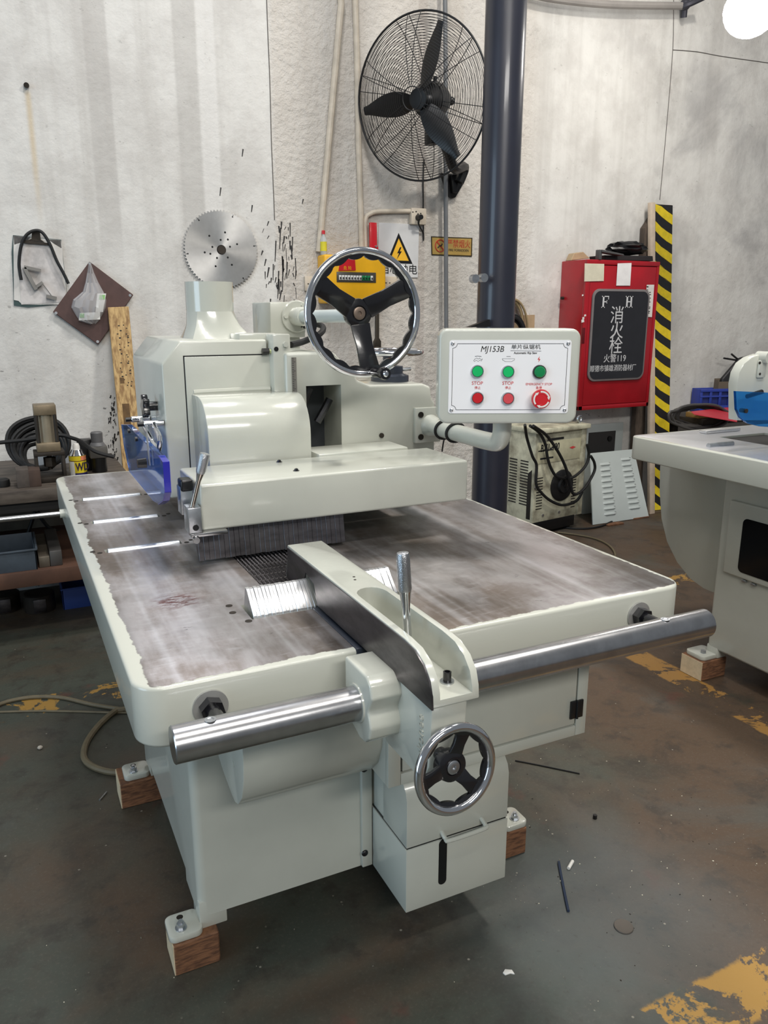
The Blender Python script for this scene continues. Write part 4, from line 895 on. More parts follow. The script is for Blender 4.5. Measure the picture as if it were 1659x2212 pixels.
# two small white switch plates
for x, y, w, h, lb in ((838, 611, 16, 14, 'small white wall plate under the warning sign'), (670, 613, 14, 16, 'small cream wall plate left of the large handwheel')):
    a, c = wp(x - w, y - h), wp(x + w, y + h); o = thing('wall_plate', V(((a.x + c.x) / 2, WY, c.z)), lb, 'wall plate'); B().box((a.x, WY - 0.02, c.z), (c.x, WY, a.z), None, 0.004).obj('cover', CREAM, o)
    for dx in (-4, 4): B().box(wp(x + dx - 1.5, y + 1, 0.0203), wp(x + dx + 1.5, y - 1, 0.022)).obj('slot', BLACK, o)
# brass no-fire sign
bs = thing('brass_sign', base_of([(931, 511), (1020, 555)]), 'small brass no fire sign with red lettering left of the navy column', 'sign')
wq([(931, 510.5), (1020, 514), (1019, 554.5), (932, 551)], 0.003, 0.001).obj('rim', simple('dark_brass_rim', (70, 60, 44), 0.4, 0.6), bs)
wq([(933, 513), (1018, 516), (1017, 552), (934, 549)], 0.002, 0.0035).obj('plate', BRASS, bs)
rc = wp(951, 531, 0.0062); RI = simple('sign_red', (186, 60, 40), 0.5)
b = B(); b.torus(rc, YA, 0.034, 0.0035, None, 32, 6); d = V((0.024, 0, -0.024)); n_ = V((.0025, 0, .0025)); b.prism([rc - d - n_, rc + d - n_, rc + d + n_, rc - d + n_], (0, -0.002, 0)); b.obj('prohibition_ring', RI, bs)
b = B(); b.tube([rc + V((-0.016, 0, -0.012)), rc + V((-.004, 0, .002)), rc + V((0.004, 0, -0.002)), rc + V((0.014, 0, 0.012))], 0.004, None, 6, 3); b.obj('match_symbol', INK, bs)
text('sign_text', '严禁烟火', wp(991, 528, 0.0062), XA, ZA, 0.05, RI, bs, 0.0005, sx=0.85); text('sign_text', 'FIRE FORBIDDEN', wp(991, 541, 0.0062), XA, ZA, 0.02, INK, bs, 0.0005, sx=0.95)
# wrench hanging low on the wall
wr = B(); a0, a1 = wp(813, 650), wp(813, 730); w_ = 0.019
wr.prism([V((a0.x - w_ * .6, WY - 0.004, a0.z)), V((a0.x + w_ * .6, WY - 0.004, a0.z)), V((a0.x + w_ * .6, WY - .004, a1.z)), V((a0.x + w_ * 1.3, WY - .004, a1.z - 0.02)), V((a0.x + w_ * 1.25, WY - .004, a1.z - 0.065)), V((a0.x + w_ * .6, WY - .004, a1.z - 0.05)), V((a0.x - w_ * .6, WY - .004, a1.z - 0.05)), V((a0.x - w_ * 1.25, WY - .004, a1.z - 0.065)), V((a0.x - w_ * 1.3, WY - .004, a1.z - 0.02)), V((a0.x - w_ * .6, WY - .004, a1.z))], (0, -0.012, 0), None, 0.002)
tag(wr.obj('wrench', simple('dark_wrench_steel', (72, 66, 58), 0.5, 0.7)), 'dark open ended wrench hanging on the wall behind the handwheel', 'wrench')
# ------------------------------------------------------------------ wall fan
az, el = math.radians(60), math.radians(9)
back = V((math.sin(az) * math.cos(el), math.cos(az) * math.cos(el), math.sin(el)))
fc = onY(908, 214, 3.95); FR = 0.392
fan = thing('wall_fan', onY(975, 425, WY), 'large black wall mounted fan with wire guard and three blades', 'fan')
fu = (ZA - back * back.z).normalized(); fw = fu.cross(back)
FPt = lambda r, a, h: fc + (fu * math.cos(a) + fw * math.sin(a)) * r + back * h
def dome_h(r, s): return s * 0.085 * (1 - (r / FR) ** 3.2)
for nm, s in (('front_guard', -1), ('rear_guard', 1)):
    b = B()
    for k in range(26):
        r = 0.075 + (FR - 0.078) * k / 26; h = dome_h(r, s)
        b.tube([FPt(r, 2 * PI * j / 56, h) for j in range(56)], 0.0014, None, 4, 1, True)
    for k in range(12 if s > 0 else 12):
        a = 2 * PI * (k // 2) / 6 + (0.10 if k % 2 else -0.10) + (0.2 if s > 0 else 0.0)
        b.tube([FPt(0.06 + (FR - 0.06) * j / 8, a * (1), dome_h(0.06 + (FR - 0.06) * j / 8, s) + s * 0.003) for j in range(9)], 0.002, None, 5, 1)
    lab(b.obj(nm, BLACK_MET, fan), 'black wire guard')
B().torus(fc, back, FR, 0.0055, None, 72, 8).obj('guard_rim', BLACK_MET, fan)
B().torus(fc - back * 0.083, back, 0.055, 0.003, None, 28, 6).obj('guard_centre_ring', BLACK_MET, fan)
for a in (24, 268, 146):
    # blade angles measured clockwise from up seen from the front
    A = math.radians(a); t = bmesh.new(); rows = []
    for j in range(11):
        s = j / 10; r = 0.045 + 0.315 * s; wd = (0.05 + 0.055 * math.sin(PI * min(1, s * 1.08) ** 0.8)) * (1 - 0.35 * s ** 3); tw = 0.55 - 0.3 * s
        c0 = FPt(r, -A, 0.0); tdir = (-fu * math.sin(-A) + fw * math.cos(-A)); e = tdir * (wd * 0.62 * math.cos(tw)) + back * (wd * 0.62 * math.sin(tw))
        rows.append([c0 - e, c0 - e * 0.3 + back * -0.006, c0 + e * 0.5 + back * -0.005, c0 + e])
    f_ = [[t.verts.new(p) for p in r_] for r_ in rows]; g_ = [[t.verts.new(p + back * 0.003) for p in r_] for r_ in rows]
    for R1, S in ((f_, 1), (g_, -1)):
        for p_, q_ in zip(R1, R1[1:]):
            for k in range(3): t.faces.new((p_[k], p_[k + 1], q_[k + 1], q_[k])[::S])
    for p_, q_, p2, q2 in zip(f_, f_[1:], g_, g_[1:]):
        t.faces.new((p_[0], q_[0], q2[0], p2[0])); t.faces.new((p_[3], p2[3], q2[3], q_[3]))
    t.faces.new(f_[-1] + g_[-1][::-1]); bmesh.ops.recalc_face_normals(t, faces=t.faces)
    b = B(); b.take(t); b.obj('blade', BLACK, fan)
B().lathe([(0, -0.03), (0.05, -0.028), (0.058, -0.01), (0.058, 0.03), (0.05, 0.035)], fc, back, None, 28).obj('hub', BLACK, fan)
B().lathe([(0.05, 0.03), (0.085, 0.06), (0.088, 0.15), (0.075, 0.19), (0.03, 0.215), (0, 0.217)], fc, back, None, 28).obj('motor', BLACK_MET, fan)
b = B(); q = fc + back * 0.15 + V((0.0, 0, 0.085)); b.cyl(q, q + V((0, 0, 0.03)), 0.012, None, 12); q = fc + back * 0.2 + V((0.03, -0.02, 0)); b.ball(q + V((.03, 0, 0)), 0.022); b.obj('motor_knob', BLACK, fan)
mb = fc + back * 0.13; wbk = onY(975, 395, WY - 0.03)
arm = [mb + V((0, 0, -0.07)), mb + V((0.0, 0.01, -0.14)), mb.lerp(wbk, 0.5) + V((-0.01, -0.05, -0.02)), mb.lerp(wbk, 0.72) + V((0.02, -0.05, -0.04)), wbk + V((0.05, -0.06, 0.08)), wbk + V((0.03, -0.04, 0.0))]
B().tube(arm, 0.03, None, 10, 4).obj('support_arm', BLACK, fan)
boxo('tilt_box', mb + V((-0.03, -0.04, -0.22)), mb + V((0.03, 0.04, -0.08)), BLACK, fan, 0.006)
b = B().prism([wp(x, y, 0.0) for x, y in ((949, 375), (1001, 376), (1002, 390), (980, 428), (972, 430), (965, 424))], (0, -0.025, 0), None, 0.006); b.obj('wall_bracket', BLACK, fan)
b = B().prism([wp(x, y, 0.025) for x, y in ((970, 378), (985, 378), (983, 418), (974, 418))], (0, -0.03, 0), None, 0.004); b.obj('bracket_rib', BLACK, fan)
# ------------------------------------------------------------------ workbench at the left wall and what lies on it
BZ_, BY_ = 0.70, 3.545
BENCHM = simple('dark_oily_bench', (84, 76, 68), 0.6, 0, 0.4, 6, 0.1, 50, c2=(52, 44, 38), stretch=(1, 4, 4))
RUSTM = simple('rusty_brown_beam', (92, 64, 50), 0.7, 0.2, 0.4, 6, 0.1, 60)
wt = thing('workbench', (-0.35, 3.95, 0), 'dark oily steel workbench against the wall at the left', 'workbench')
boxo('benchtop', (-1.5, BY_, BZ_ - 0.055), (0.48, 4.33, BZ_), BENCHM, wt, 0.003)
boxo('apron', (-1.5, BY_ + 0.03, BZ_ - 0.10), (0.48, BY_ + 0.05, BZ_ - 0.055), simple('black_apron', (28, 26, 25), 0.7), wt, 0.002)
sh = boxo('lower_shelf', (-1.5, BY_, 0.275), (0.48, 4.33, 0.343), RUSTM, wt, 0.003)
for x in (-1.46, 0.42):
    for y in (BY_ + 0.01, 4.27): boxo('leg', (x, y, 0), (x + 0.05, y + 0.05, BZ_ - 0.055), IRON, wt, 0.002)
boxo('back_board', (-1.5, 4.30, 0.343), (0.48, 4.32, 0.60), simple('oily_back_board', (120, 112, 100), 0.6, 0, 0.4, 5), wt, 0.002)
def on_bench(px, w_px, y): return onY(px, 1000, y).x
# pneumatic press jig
jx, jy = onY(108, 1000, 3.72).x, 3.72
zt_ = onY(108, 872, jy).z; zm = onY(108, 970, jy).z
CYL = simple('tan_cylinder_body', (132, 118, 96), 0.45, 0.4, 0.3, 14)
jg = thing('pneumatic_press', (jx, jy, BZ_), 'square pneumatic cylinder press jig standing on the workbench', 'press')
boxo('top_cap', (jx - 0.045, jy - 0.045, zt_ - 0.045), (jx + 0.045, jy + 0.045, zt_), CYL, jg, 0.004)
B().cyl((jx, jy, zm + 0.02), (jx, jy, zt_ - 0.04), 0.036, None, 24).obj('barrel', simple('pale_barrel', (168, 158, 138), 0.35, 0.5, 0.2), jg)
for sx in (-1, 1):
    for sy in (-1, 1): B().cyl((jx + sx * .037, jy + sy * .037, zm), (jx + sx * .037, jy + sy * .037, zt_ - 0.02), 0.008, None, 10).obj('tie_rod', IRON, jg)
boxo('bottom_cap', (jx - 0.048, jy - 0.048, zm - 0.005), (jx + 0.048, jy + 0.048, zm + 0.035), CYL, jg, 0.004)
boxo('mount_plate', (jx - 0.062, jy - 0.055, zm - 0.022), (jx + 0.062, jy + 0.055, zm - 0.005), IRON, jg, 0.002)
for sx in (-1, 1): boxo('upright', (jx + sx * 0.055 - 0.007, jy - 0.05, BZ_), (jx + sx * 0.055 + 0.007, jy + 0.05, zm - 0.02), IRON, jg, 0.002)
b = B(); b.cyl((jx, jy, BZ_ + 0.05), (jx, jy, zm - 0.02), 0.010, None, 12); b.hexa((jx, jy, zm - 0.075), (jx, jy, zm - 0.035), 0.026); b.obj('ram', IRON, jg)
boxo('jig_base', (jx - 0.075, jy - 0.06, BZ_), (jx + 0.075, jy + 0.06, BZ_ + 0.025), IRON, jg, 0.003)
# dirty wooden block, two pieces
for k, (x0, x1, lb) in enumerate(((37, 62, 'dark grey wooden block at the left on the bench'), (63, 87, 'dark brown wooden block beside the press on the bench'))):
    a, c = onY(x0, 1050, 3.60), onY(x1, 1014, 3.60); tag(boxo('scrap_block', (a.x + .001, 3.60, BZ_), (c.x - .001, 3.70, c.z), simple('dirty_block_%s' % k, ((78, 70, 64), (72, 55, 46))[k], 0.8, 0, 0.3, 20), None, 0.003), lb, 'block', 'scrap blocks on the bench')
# spray can
sx_, sy_ = onY(168, 1000, 3.80).x, 3.80; zc = BZ_; zt = onY(165, 957, 3.80).z; H = zt - zc
sp_ = thing('spray_can', (sx_, sy_, zc), 'yellow and blue spray lubricant can with silver top on the bench', 'spray can')
r = 0.037
B().lathe([(0, 0), (r, 0), (r, H * 0.62)], (sx_, sy_, zc), ZA, None, 28).obj('can_body', simple('can_yellow', (222, 200, 44), 0.35), sp_)
B().lathe([(r * 1.003, 0), (r * 1.003, H * 0.09)], (sx_, sy_, zc), ZA, None, 28, caps=False).obj('blue_band', simple('can_blue', (36, 32, 92), 0.35), sp_)
B().lathe([(r * 1.003, H * .455), (r * 1.003, H * 0.475)], (sx_, sy_, zc), ZA, None, 28, caps=False).obj('dark_band', simple('can_maroon', (70, 26, 40), 0.35), sp_)
B().lathe([(r, H * 0.62), (r * 1.02, H * 0.63), (r * 0.72, H * 0.75), (r * 0.6, H * 0.80)], (sx_, sy_, zc), ZA, None, 28).obj('shoulder', CHROME, sp_)
B().lathe([(r * 0.42, H * 0.79), (r * 0.42, H * 0.9), (r * 0.3, H * 0.99), (0, H)], (sx_, sy_, zc), ZA, None, 18).obj('nozzle_cap', WHITE, sp_)
tocam = V((-math.sin(math.radians(4.5)), -math.cos(math.radians(4.5)), 0))
def wrap(a0, a1, z0, z1, m, nm, rr=1.006):
    pts = []; t = bmesh.new(); k_ = []
    for j in range(9):
        a = math.radians(a0 + (a1 - a0) * j / 8 - 90); k_.append([t.verts.new((sx_ + r * rr * math.cos(a), sy_ + r * rr * math.sin(a), zc + H * z)) for z in (z0, z1)])
    for p_, q_ in zip(k_, k_[1:]): t.faces.new((p_[0], q_[0], q_[1], p_[1]))
    bb = B(); bb.take(t); return bb.obj(nm, m, sp_)
wrap(-75, -28, 0.0, 0.45, WHITE, 'white_label'); wrap(18, 80, 0.48, 0.61, simple('can_orange', (232, 140, 100), 0.4), 'orange_label')
text('can_text', 'WD', (sx_ + 0.016, sy_ - r * 0.97, zc + H * 0.28), V((1, 0.3, 0)), ZA, 0.05, simple('can_text_navy', (40, 24, 60), 0.5), sp_, 0.0008, sx=0.7, bold=0.0008)
# air filter units
for k, (px, yy, lb) in enumerate(((214, 3.83, 'tall grey air filter regulator standing on the bench'), (186, 3.90, 'dark square air valve behind the spray can'))):
    fx = onY(px, 1000, yy).x; zt = onY(px, 932 if k == 0 else 948, yy).z
    ft = thing('air_filter', (fx, yy, BZ_), lb, 'air filter', 'pneumatic units on the bench')
    h = zt - BZ_
    if k == 0:
        B().lathe([(0.034, 0), (0.036, h * 0.32), (0.036, h * 0.36)], (fx, yy, BZ_), ZA, None, 20).obj('bowl', BLACK, ft)
        boxo('filter_body', (fx - 0.04, yy - 0.035, BZ_ + h * 0.36), (fx + 0.04, yy + 0.035, BZ_ + h * 0.66), simple('dusty_grey_plastic', (86, 84, 80), 0.6), ft, 0.006)
        B().lathe([(0.036, h * 0.66), (0.030, h * 0.72), (0.026, h * 0.74), (0.027, h * 0.97), (0.022, h)], (fx, yy, BZ_), ZA, None, 20).obj('adjust_knob', simple('grey_knob', (92, 92, 94), 0.5), ft)
    else: boxo('valve_body', (fx - 0.032, yy - 0.03, BZ_), (fx + 0.032, yy + 0.03, zt), BLACK, ft, 0.004)
# coiled black air hoses
b = B(); hc_ = (onY(78, 1000, 3.95).x, 3.95); random.seed(3)
for k in range(9):
    rr = 0.062 + 0.008 * k; ph = k * 0.7
    b.tube([(hc_[0] + 0.02 + rr * 1.05 * math.cos(a), hc_[1] + 0.02 * math.sin(k * 2) + 0.10 * math.sin(a) * 0.3, BZ_ + 0.013 + rr + rr * 0.92 * math.sin(a) + 0.004 * math.sin(3 * a + ph)) for a in [2 * PI * j / 20 for j in range(20)]], 0.0095, None, 7, 2, True)
tag(b.obj('coiled_hose', RUBBER), 'coil of black air hose piled behind the press on the bench', 'hose')
b = B().tube([onY(x, y, yy) for x, y, yy in ((-60, 962, 3.9), (0, 956, 3.88), (50, 951, 3.86), (92, 945, 3.85), (130, 940, 3.86), (155, 946, 3.84), (178, 955, 3.80), (205, 975, 3.74), (247, 987, 3.72))], 0.009, None, 8, 5)
tag(b.obj('straight_hose', RUBBER), 'black hose running along above the bench to the left edge', 'hose')
b = B(); pc = onY(105, 1010, 4.0)
b.prism([onY(x, y, 4.12) for x, y in ((80, 985), (100, 972), (140, 968), (160, 990), (158, 1024), (84, 1024))], (0, 0.02, 0), None, 0.004); tag(b.obj('dusty_sheet', simple('dusty_glass_sheet', (168, 172, 176), 0.4)), 'dusty grey plate standing behind the press', 'plate')
b = B(); p = onZ(5, 1048, BZ_ + 0.01); b.lathe([(0.03, 0), (0.032, 0.01), (0.03, 0.03), (0.02, 0.036), (0, 0.036)], (p.x, p.y + .02, BZ_), ZA, None, 18); tag(b.obj('black_puck', RUBBER), 'small round black rubber puck at the bench edge', 'puck')
# trays and metal pieces on the lower shelf
def tray(name, x0, x1, y0, y1, z, h, m, label, grp=None):
    tt = thing(name, ((x0 + x1) / 2, (y0 + y1) / 2, z), label, 'tray', grp); w = 0.006
    boxo('tray_floor', (x0 + .01, y0 + .01, z), (x1 - .01, y1 - .01, z + w), m, tt, 0.001)
    for lo, hi in (((x0, y0, z), (x1, y0 + w, z + h)), ((x0, y1 - w, z), (x1, y1, z + h)), ((x0, y0, z), (x0 + w, y1, z + h)), ((x1 - w, y0, z), (x1, y1, z + h))): boxo('tray_side', lo, hi, m, tt, 0.0015)
    for lo, hi in (((x0 - .006, y0 - .008, z + h - .008), (x1 + .006, y0 + w, z + h)), ((x1 - w, y0, z + h - .008), (x1 + .008, y1, z + h))): boxo('tray_lip', lo, hi, m, tt, 0.002)
a = onY(82, 1232, 3.57)
tray('parts_tray', a.x - 0.42, a.x, 3.565, 3.86, 0.343, 0.095, TRAY, 'grey plastic parts tray on the lower bench shelf')
for k, (x, w, lb) in enumerate(((97, 0.045, 'pale square steel bar end next to the grey tray'), (123, 0.05, 'long rectangular steel bar lying on the lower shelf'))):
    q = onY(x, 1225, 3.60); zt = onY(x, 1200 if k == 0 else 1178, 3.6).z
    tag(boxo('steel_bar', (q.x - w / 2, 3.58, 0.343), (q.x + w / 2, 3.98, 0.343 + (0.05 if k == 0 else 0.07)), simple('bar_%d' % k, ((120, 112, 100), (96, 94, 92))[k], 0.45, 0.6, 0.3), None, 0.004), lb, 'bar', 'steel bars on the shelf')
a = onZ(118, 1302, 0.0)
tray('blue_tray', 0.15, 0.40, 3.95, 4.2, 0.0, 0.11, simple('deep_blue_plastic', (44, 66, 128), 0.5), 'blue plastic tray on the floor under the bench')
for k, (x, lb) in enumerate(((12, 'round steel weight on the floor at the left edge'), (88, 'round steel weight beside the blue tray on the floor'))):
    q = onZ(x, 1322, 0.0); wt_ = thing('steel_weight', (q.x, q.y + 0.03, 0), lb, 'weight', 'round weights under the bench')
    B().lathe([(0, 0), (0.07, 0), (0.072, 0.004), (0.072, 0.085), (0.066, 0.09), (0, 0.09)], (q.x, q.y + 0.04, 0), ZA, None, 24).obj('disc', IRON, wt_)
    boxo('flat_face', (q.x - 0.028, q.y - 0.034, 0.008), (q.x + 0.028, q.y - 0.02, 0.075), STEEL_DK, wt_, 0.002)
b = B().tube([onY(x, y, 4.2) for x, y in ((76, 1105), (66, 1135), (58, 1160), (54, 1178))], 0.009, None, 8, 4); tag(b.obj('hanging_hose', RUBBER), 'short black hose with metal end hanging under the benchtop', 'hose')
b = B().tube([onY(x, y, 4.2) for x, y in ((82, 1105), (95, 1128), (115, 1145), (150, 1150), (190, 1140))], 0.009, None, 8, 4); tag(b.obj('drooping_hose', RUBBER), 'black hose drooping under the benchtop behind the steel bar', 'hose')
# ------------------------------------------------------------------ right side by the wall
# fire hydrant cabinet
CY = 4.10
c0, c1 = onY(1268, 560, CY), onY(1425, 562, CY); cb = onY(1262, 886, CY).z
cab = thing('fire_hydrant_cabinet', ((c0.x + c1.x) / 2, 4.22, cb), 'red fire hydrant cabinet mounted on the wall beside the hazard board', 'cabinet')
CX0, CX1, CZ0, CZ1 = c0.x, c1.x + 0.004, cb, c0.z
boxo('case', (CX0, CY + 0.012, CZ0), (CX1, WY, CZ1), RED, cab, 0.004)
boxo('top_rim', (CX0, CY - 0.004, CZ1 - 0.03), (CX1, CY + 0.02, CZ1), RED, cab, 0.003); boxo('hinge_rim', (CX1 - 0.022, CY - 0.002, CZ0), (CX1, CY + 0.02, CZ1 - .03), RED, cab, 0.003)
boxo('side_rim', (CX0, CY - 0.002, CZ0), (CX0 + 0.035, CY + 0.02, CZ1 - .03), RED, cab, 0.003); boxo('bottom_rim', (CX0, CY - 0.002, CZ0), (CX1, CY + 0.02, CZ0 + 0.028), RED, cab, 0.003)
door = boxo('door', (CX0 + 0.037, CY, CZ0 + 0.031), (CX1 - 0.024, CY + 0.014, CZ1 - 0.034), RED, cab, 0.002)
a, c = onY(1277, 622, CY), onY(1388, 820, CY)
wcx, wcz, ww, wh = (a.x + c.x) / 2, (a.z + c.z) / 2, (c.x - a.x) * 0.97, (a.z - c.z) * 0.985
B().prism([(x, CY - 0.002, z) for x, z in rrect(wcx, wcz, ww, wh, 0.055, 8)], (0, -0.012, 0), None, 0.003).obj('window_rim', simple('dark_grey_rim', (118, 112, 112), 0.5), door)
win = B().prism([(x, CY - 0.013, z) for x, z in rrect(wcx, wcz, ww - 0.028, wh - 0.028, 0.045, 8)], (0, -0.003, 0)).obj('window_pane', simple('dark_cabinet_glass', (40, 40, 44), 0.18), door)
GR = simple('sign_white_paint', (200, 200, 202), 0.6)
def ct(s, x, y, size, **kw): return text('window_lettering', s, onY(x, y, CY - 0.0165), XA, ZA, size, GR, door, 0.0006, **kw)
for ch_, x in (('F', 1308), ('H', 1359)):
    q = onY(x, 652, CY - 0.0168); h = 0.037; b = B()
    def bar(x0, x1, z0, z1): b.box((q.x + x0, q.y - 0.0006, q.z + z0), (q.x + x1, q.y + 0.0006, q.z + z1))
    bar(-0.024, -0.011, -h, h); bar(-0.031, -0.004, -h, -h + 0.006); bar(-0.031, -0.004, h - 0.006, h)
    if ch_ == 'F': bar(-0.004, 0.026, h - 0.006, h); bar(0.021, 0.026, h - 0.022, h - 0.006); bar(-0.011, 0.014, -0.003, 0.004); bar(0.010, 0.014, -0.010, 0.011)
    else: bar(0.011, 0.024, -h, h); bar(0.004, 0.031, -h, -h + 0.006); bar(0.004, 0.031, h - 0.006, h); bar(-0.011, 0.011, -0.003, 0.004)
    b.obj('window_lettering', GR, door)
ct('消', 1333, 683, 0.118); ct('火', 1332, 716, 0.118); ct('栓', 1330, 749, 0.118)
ct('火警119', 1328, 775, 0.058, sx=0.95); ct('顺德市镇雄消防器材厂', 1325, 796, 0.046, sx=0.86)
def sheet(pts, m, nm, off=0.004): return B().prism([onY(x, y, CY - off) for x, y in pts], (0, -0.0012, 0)).obj(nm, m, door)
sheet([(1263, 569), (1305, 570), (1304, 607), (1262, 608)], PAPER2, 'paper_notice'); sheet([(1334, 569), (1364, 568), (1361, 617), (1331, 617)], simple('white_notice', (232, 230, 230), 0.8), 'paper_notice')
st_ = sheet([(1397, 615), (1413, 615), (1408, 685), (1391, 684)], PAPER, 'label_strip')
b = B(); random.seed(2)
for k in range(26):
    y = 618 + 36 * random.random() if k < 18 else 655 + 24 * random.random(); x = 1402.5 - (y - 615) * 0.05 + random.uniform(-3.5, 3.5); p = onY(x, y, CY - 0.0058); b.box(p - V((0.008, 0, 0.002)), p + V((0.006, 0.0006, 0.003)))
b.obj('marker_scribble', INK, st_)
lk = onY(1260, 725, CY - 0.003); boxo('lock_slot', (lk.x - 0.01, CY - 0.004, lk.z - 0.05), (lk.x + 0.012, CY + 0.001, lk.z + 0.05), simple('dark_red', (96, 12, 20), 0.4), door, 0.001)
for x, y, s in ((1257, 640, .012), (1258, 690, .016), (1256, 697, .022), (1262, 684, .015)):
    p = onY(x, y, CY - 0.0025); B().prism([p, p + V((s, 0, .004)), p + V((s * .8, 0, s)), p + V((-s * .1, 0, s * .8))], (0, -0.0008, 0)).obj('chipped_paint', WHITE, cab)
p = onX(1217, 644, CX0); B().cyl(p + V((0.002, 0, 0)), p - V((0.018, 0, 0)), 0.01, None, 10).obj('side_latch', IRON, cab)
# things on top of the cabinet
def top_thing(name, pts, depth, m, label, cat, y=4.16):
    q = [onY(x, yy, y) for x, yy in pts]; zmin = min(p.z for p in q); sx_ = max(0, CX0 + 0.004 - min(p.x for p in q)); q = [V((p.x + sx_, p.y, p.z - zmin + CZ1 + 0.001)) for p in q]
    return tag(B().prism(q, (0, depth, 0), None, 0.003, 1).obj(name, m), label, cat)
top_thing('cardboard_piece', [(1205, 556), (1247, 551), (1240, 545), (1232, 537), (1212, 540)], 0.06, CARD, 'folded piece of grey cardboard on the red cabinet', 'cardboard', 4.26)
top_thing('black_slab', [(1308, 557), (1412, 559), (1411, 548), (1306, 546)], 0.15, simple('black_foam', (34, 33, 34), 0.7), 'flat black slab lying on the red cabinet', 'slab', 4.14)
t = bmesh.new(); bmesh.ops.create_icosphere(t, subdivisions=3, radius=1.0)
pc = onY(1340, 540, 4.22)
for v in t.verts:
    k = 1 + 0.20 * math.sin(v.co.x * 9 + v.co.z * 5) * math.cos(v.co.y * 7) + 0.12 * math.sin(v.co.x * 17 - v.co.y * 11); v.co = V((v.co.x * 0.165 * k, v.co.y * 0.075 * k, v.co.z * 0.042 * k)) + V((pc.x + 0.06, pc.y, CZ1 + 0.088))
b = B(); b.take(t); tag(b.obj('crumpled_bag', simple('black_film', (28, 28, 30), 0.35, bump=0.3, bscale=40)), 'crumpled black plastic bag heaped on the red cabinet', 'bag')
b = B(); a = onY(1290, 545, 4.15); b.prism([V((a.x - .02, 4.14, CZ1 + .045)), V((a.x + .16, 4.14, CZ1 + .028)), V((a.x + .16, 4.14, CZ1 + .038)), V((a.x - .02, 4.14, CZ1 + .06))], (0, -0.06, 0), None, .002); b.box((a.x - .03, 4.09, CZ1 + .001), (a.x - .01, 4.13, CZ1 + .06), None, .002)
tag(b.obj('angle_piece', simple('grey_angle', (78, 78, 78), 0.5)), 'small dark grey angle piece sticking out on the red cabinet', 'bracket')
# timber posts and hazard board leaning on the wall
p0, p1 = onY(1388, 900, 4.24).x, onY(1408, 900, 4.24).x
tp = B().prism([(p0 - 0.005, 4.27, 0), (p1, 4.27, 0), (p1 - 0.07, 4.30, 2.08), (p0 - 0.06, 4.30, 1.98)], (0, 0.045, 0), None, 0.002)
tag(tp.obj('timber_post', simple('old_dark_timber', (88, 76, 66), 0.85, 0, 0.35, 14, 0.2, 80, stretch=(6, 6, 1))), 'dark weathered timber post between the red cabinet and the hazard board', 'post')
hb = thing('hazard_board', (4.2, 4.16, 0), 'tall board wrapped in yellow and black hazard tape leaning on the wall', 'board')
TL, TR, BL_, BR_ = onY(1416, 441, 4.29), onY(1452, 443, 4.29), onY(1411, 1106, 4.14), onY(1431, 1104, 4.14)
BL_ = V((4.19, 4.14, 0)); BR_ = V((4.325, 4.14, 0)); 
B().prism([BL_, BR_, TR, TL], (0, 0.02, 0), None, 0.002).obj('board', simple('board_core', (120, 104, 80), 0.8), hb)
def hbp(u, v, off): return BL_.lerp(TL, v).lerp(BR_.lerp(TR, v), u) + V((0, -off, 0))
NS = 17
for k in range(NS):
    v0 = -0.03 + 1.03 * k / NS; dv = 1.03 / NS
    for j, m_ in ((0, YELLOW), (1, TAPEBLK)):
        a = v0 + dv * 0.5 * j; e = a + dv * 0.5; sl = 0.04; jit = lambda: random.uniform(-0.002, 0.002)
        pts = [hbp(-0.01, a + sl, 0.001), hbp(0.33, a + sl * .6 + jit(), 0.001), hbp(0.66, a + sl * .3 + jit(), .001), hbp(1.01, a - sl * 0.0, 0.001), hbp(1.01, e, 0.001), hbp(0.66, e + sl * .3 + jit(), .001), hbp(0.33, e + sl * .6 + jit(), .001), hbp(-0.01, e + sl, 0.001)]
        pts = [V((p.x, p.y, max(0.02, min(p.z, TL.z)))) for p in pts]
        B().prism(pts, (0, -0.002 - 0.0008 * (k % 3), 0)).obj('tape_stripe', m_, hb)
b = B().prism([onY(1406, 437, 4.275), onY(1416, 437, 4.275), V((4.187, 4.125, 0)), V((4.14, 4.125, 0))], (0, 0.03, 0), None, 0.002); tag(b.obj('pale_batten', simple('pale_pine', (206, 188, 168), 0.75, 0, 0.12, 30)), 'thin pale pine batten beside the hazard board', 'batten')
# welder
wd0 = V((2.985, 3.985, 0)); wdir = V((0.985, 0.16, 0)).normalized(); wn = V((wdir.y, -wdir.x, 0)); wback = -wn
wl = thing('welding_machine', wd0 + wdir * 0.23 + wback * 0.13, 'grimy cream arc welder standing on the floor behind the saw', 'welder')
WW, WD, WZ0, WZ1 = 0.455, 0.27, 0.10, 0.715
def wpt(u, v, d=0.0): return wd0 + wdir * u + ZA * v + wn * d          # u right, v up, d out of the front
def wbox(nm, u0, u1, v0, v1, d0, d1, m, par=None, bev=0.003):
    M = Matrix((wdir, wback, ZA)).transposed().to_4x4(); M.translation = wd0
    return B().box((u0, -d1, v0), (u1, -d0, v1), None, bev, 2, M).obj(nm, m, par or wl)
def wpx(x, y, d=0.0): return onP(x, y, wd0 + wn * d, wn)
def wuv(x, y): p = wpx(x, y) - wd0; return p.dot(wdir), p.z
wbox('case', 0, WW, WZ0, WZ1 - 0.02, -WD, 0, WELD); wbox('lid', -0.015, WW + 0.018, WZ1 - 0.03, WZ1, -WD - .01, 0.035, WELD, None, 0.006)
wbox('right_edge', WW - 0.04, WW + 0.004, WZ0, WZ1 - .03, -0.02, 0.012, WELD)
wbox('skid', 0.03, WW - 0.03, 0.02, WZ0, -WD + .02, -0.02, BLACK)
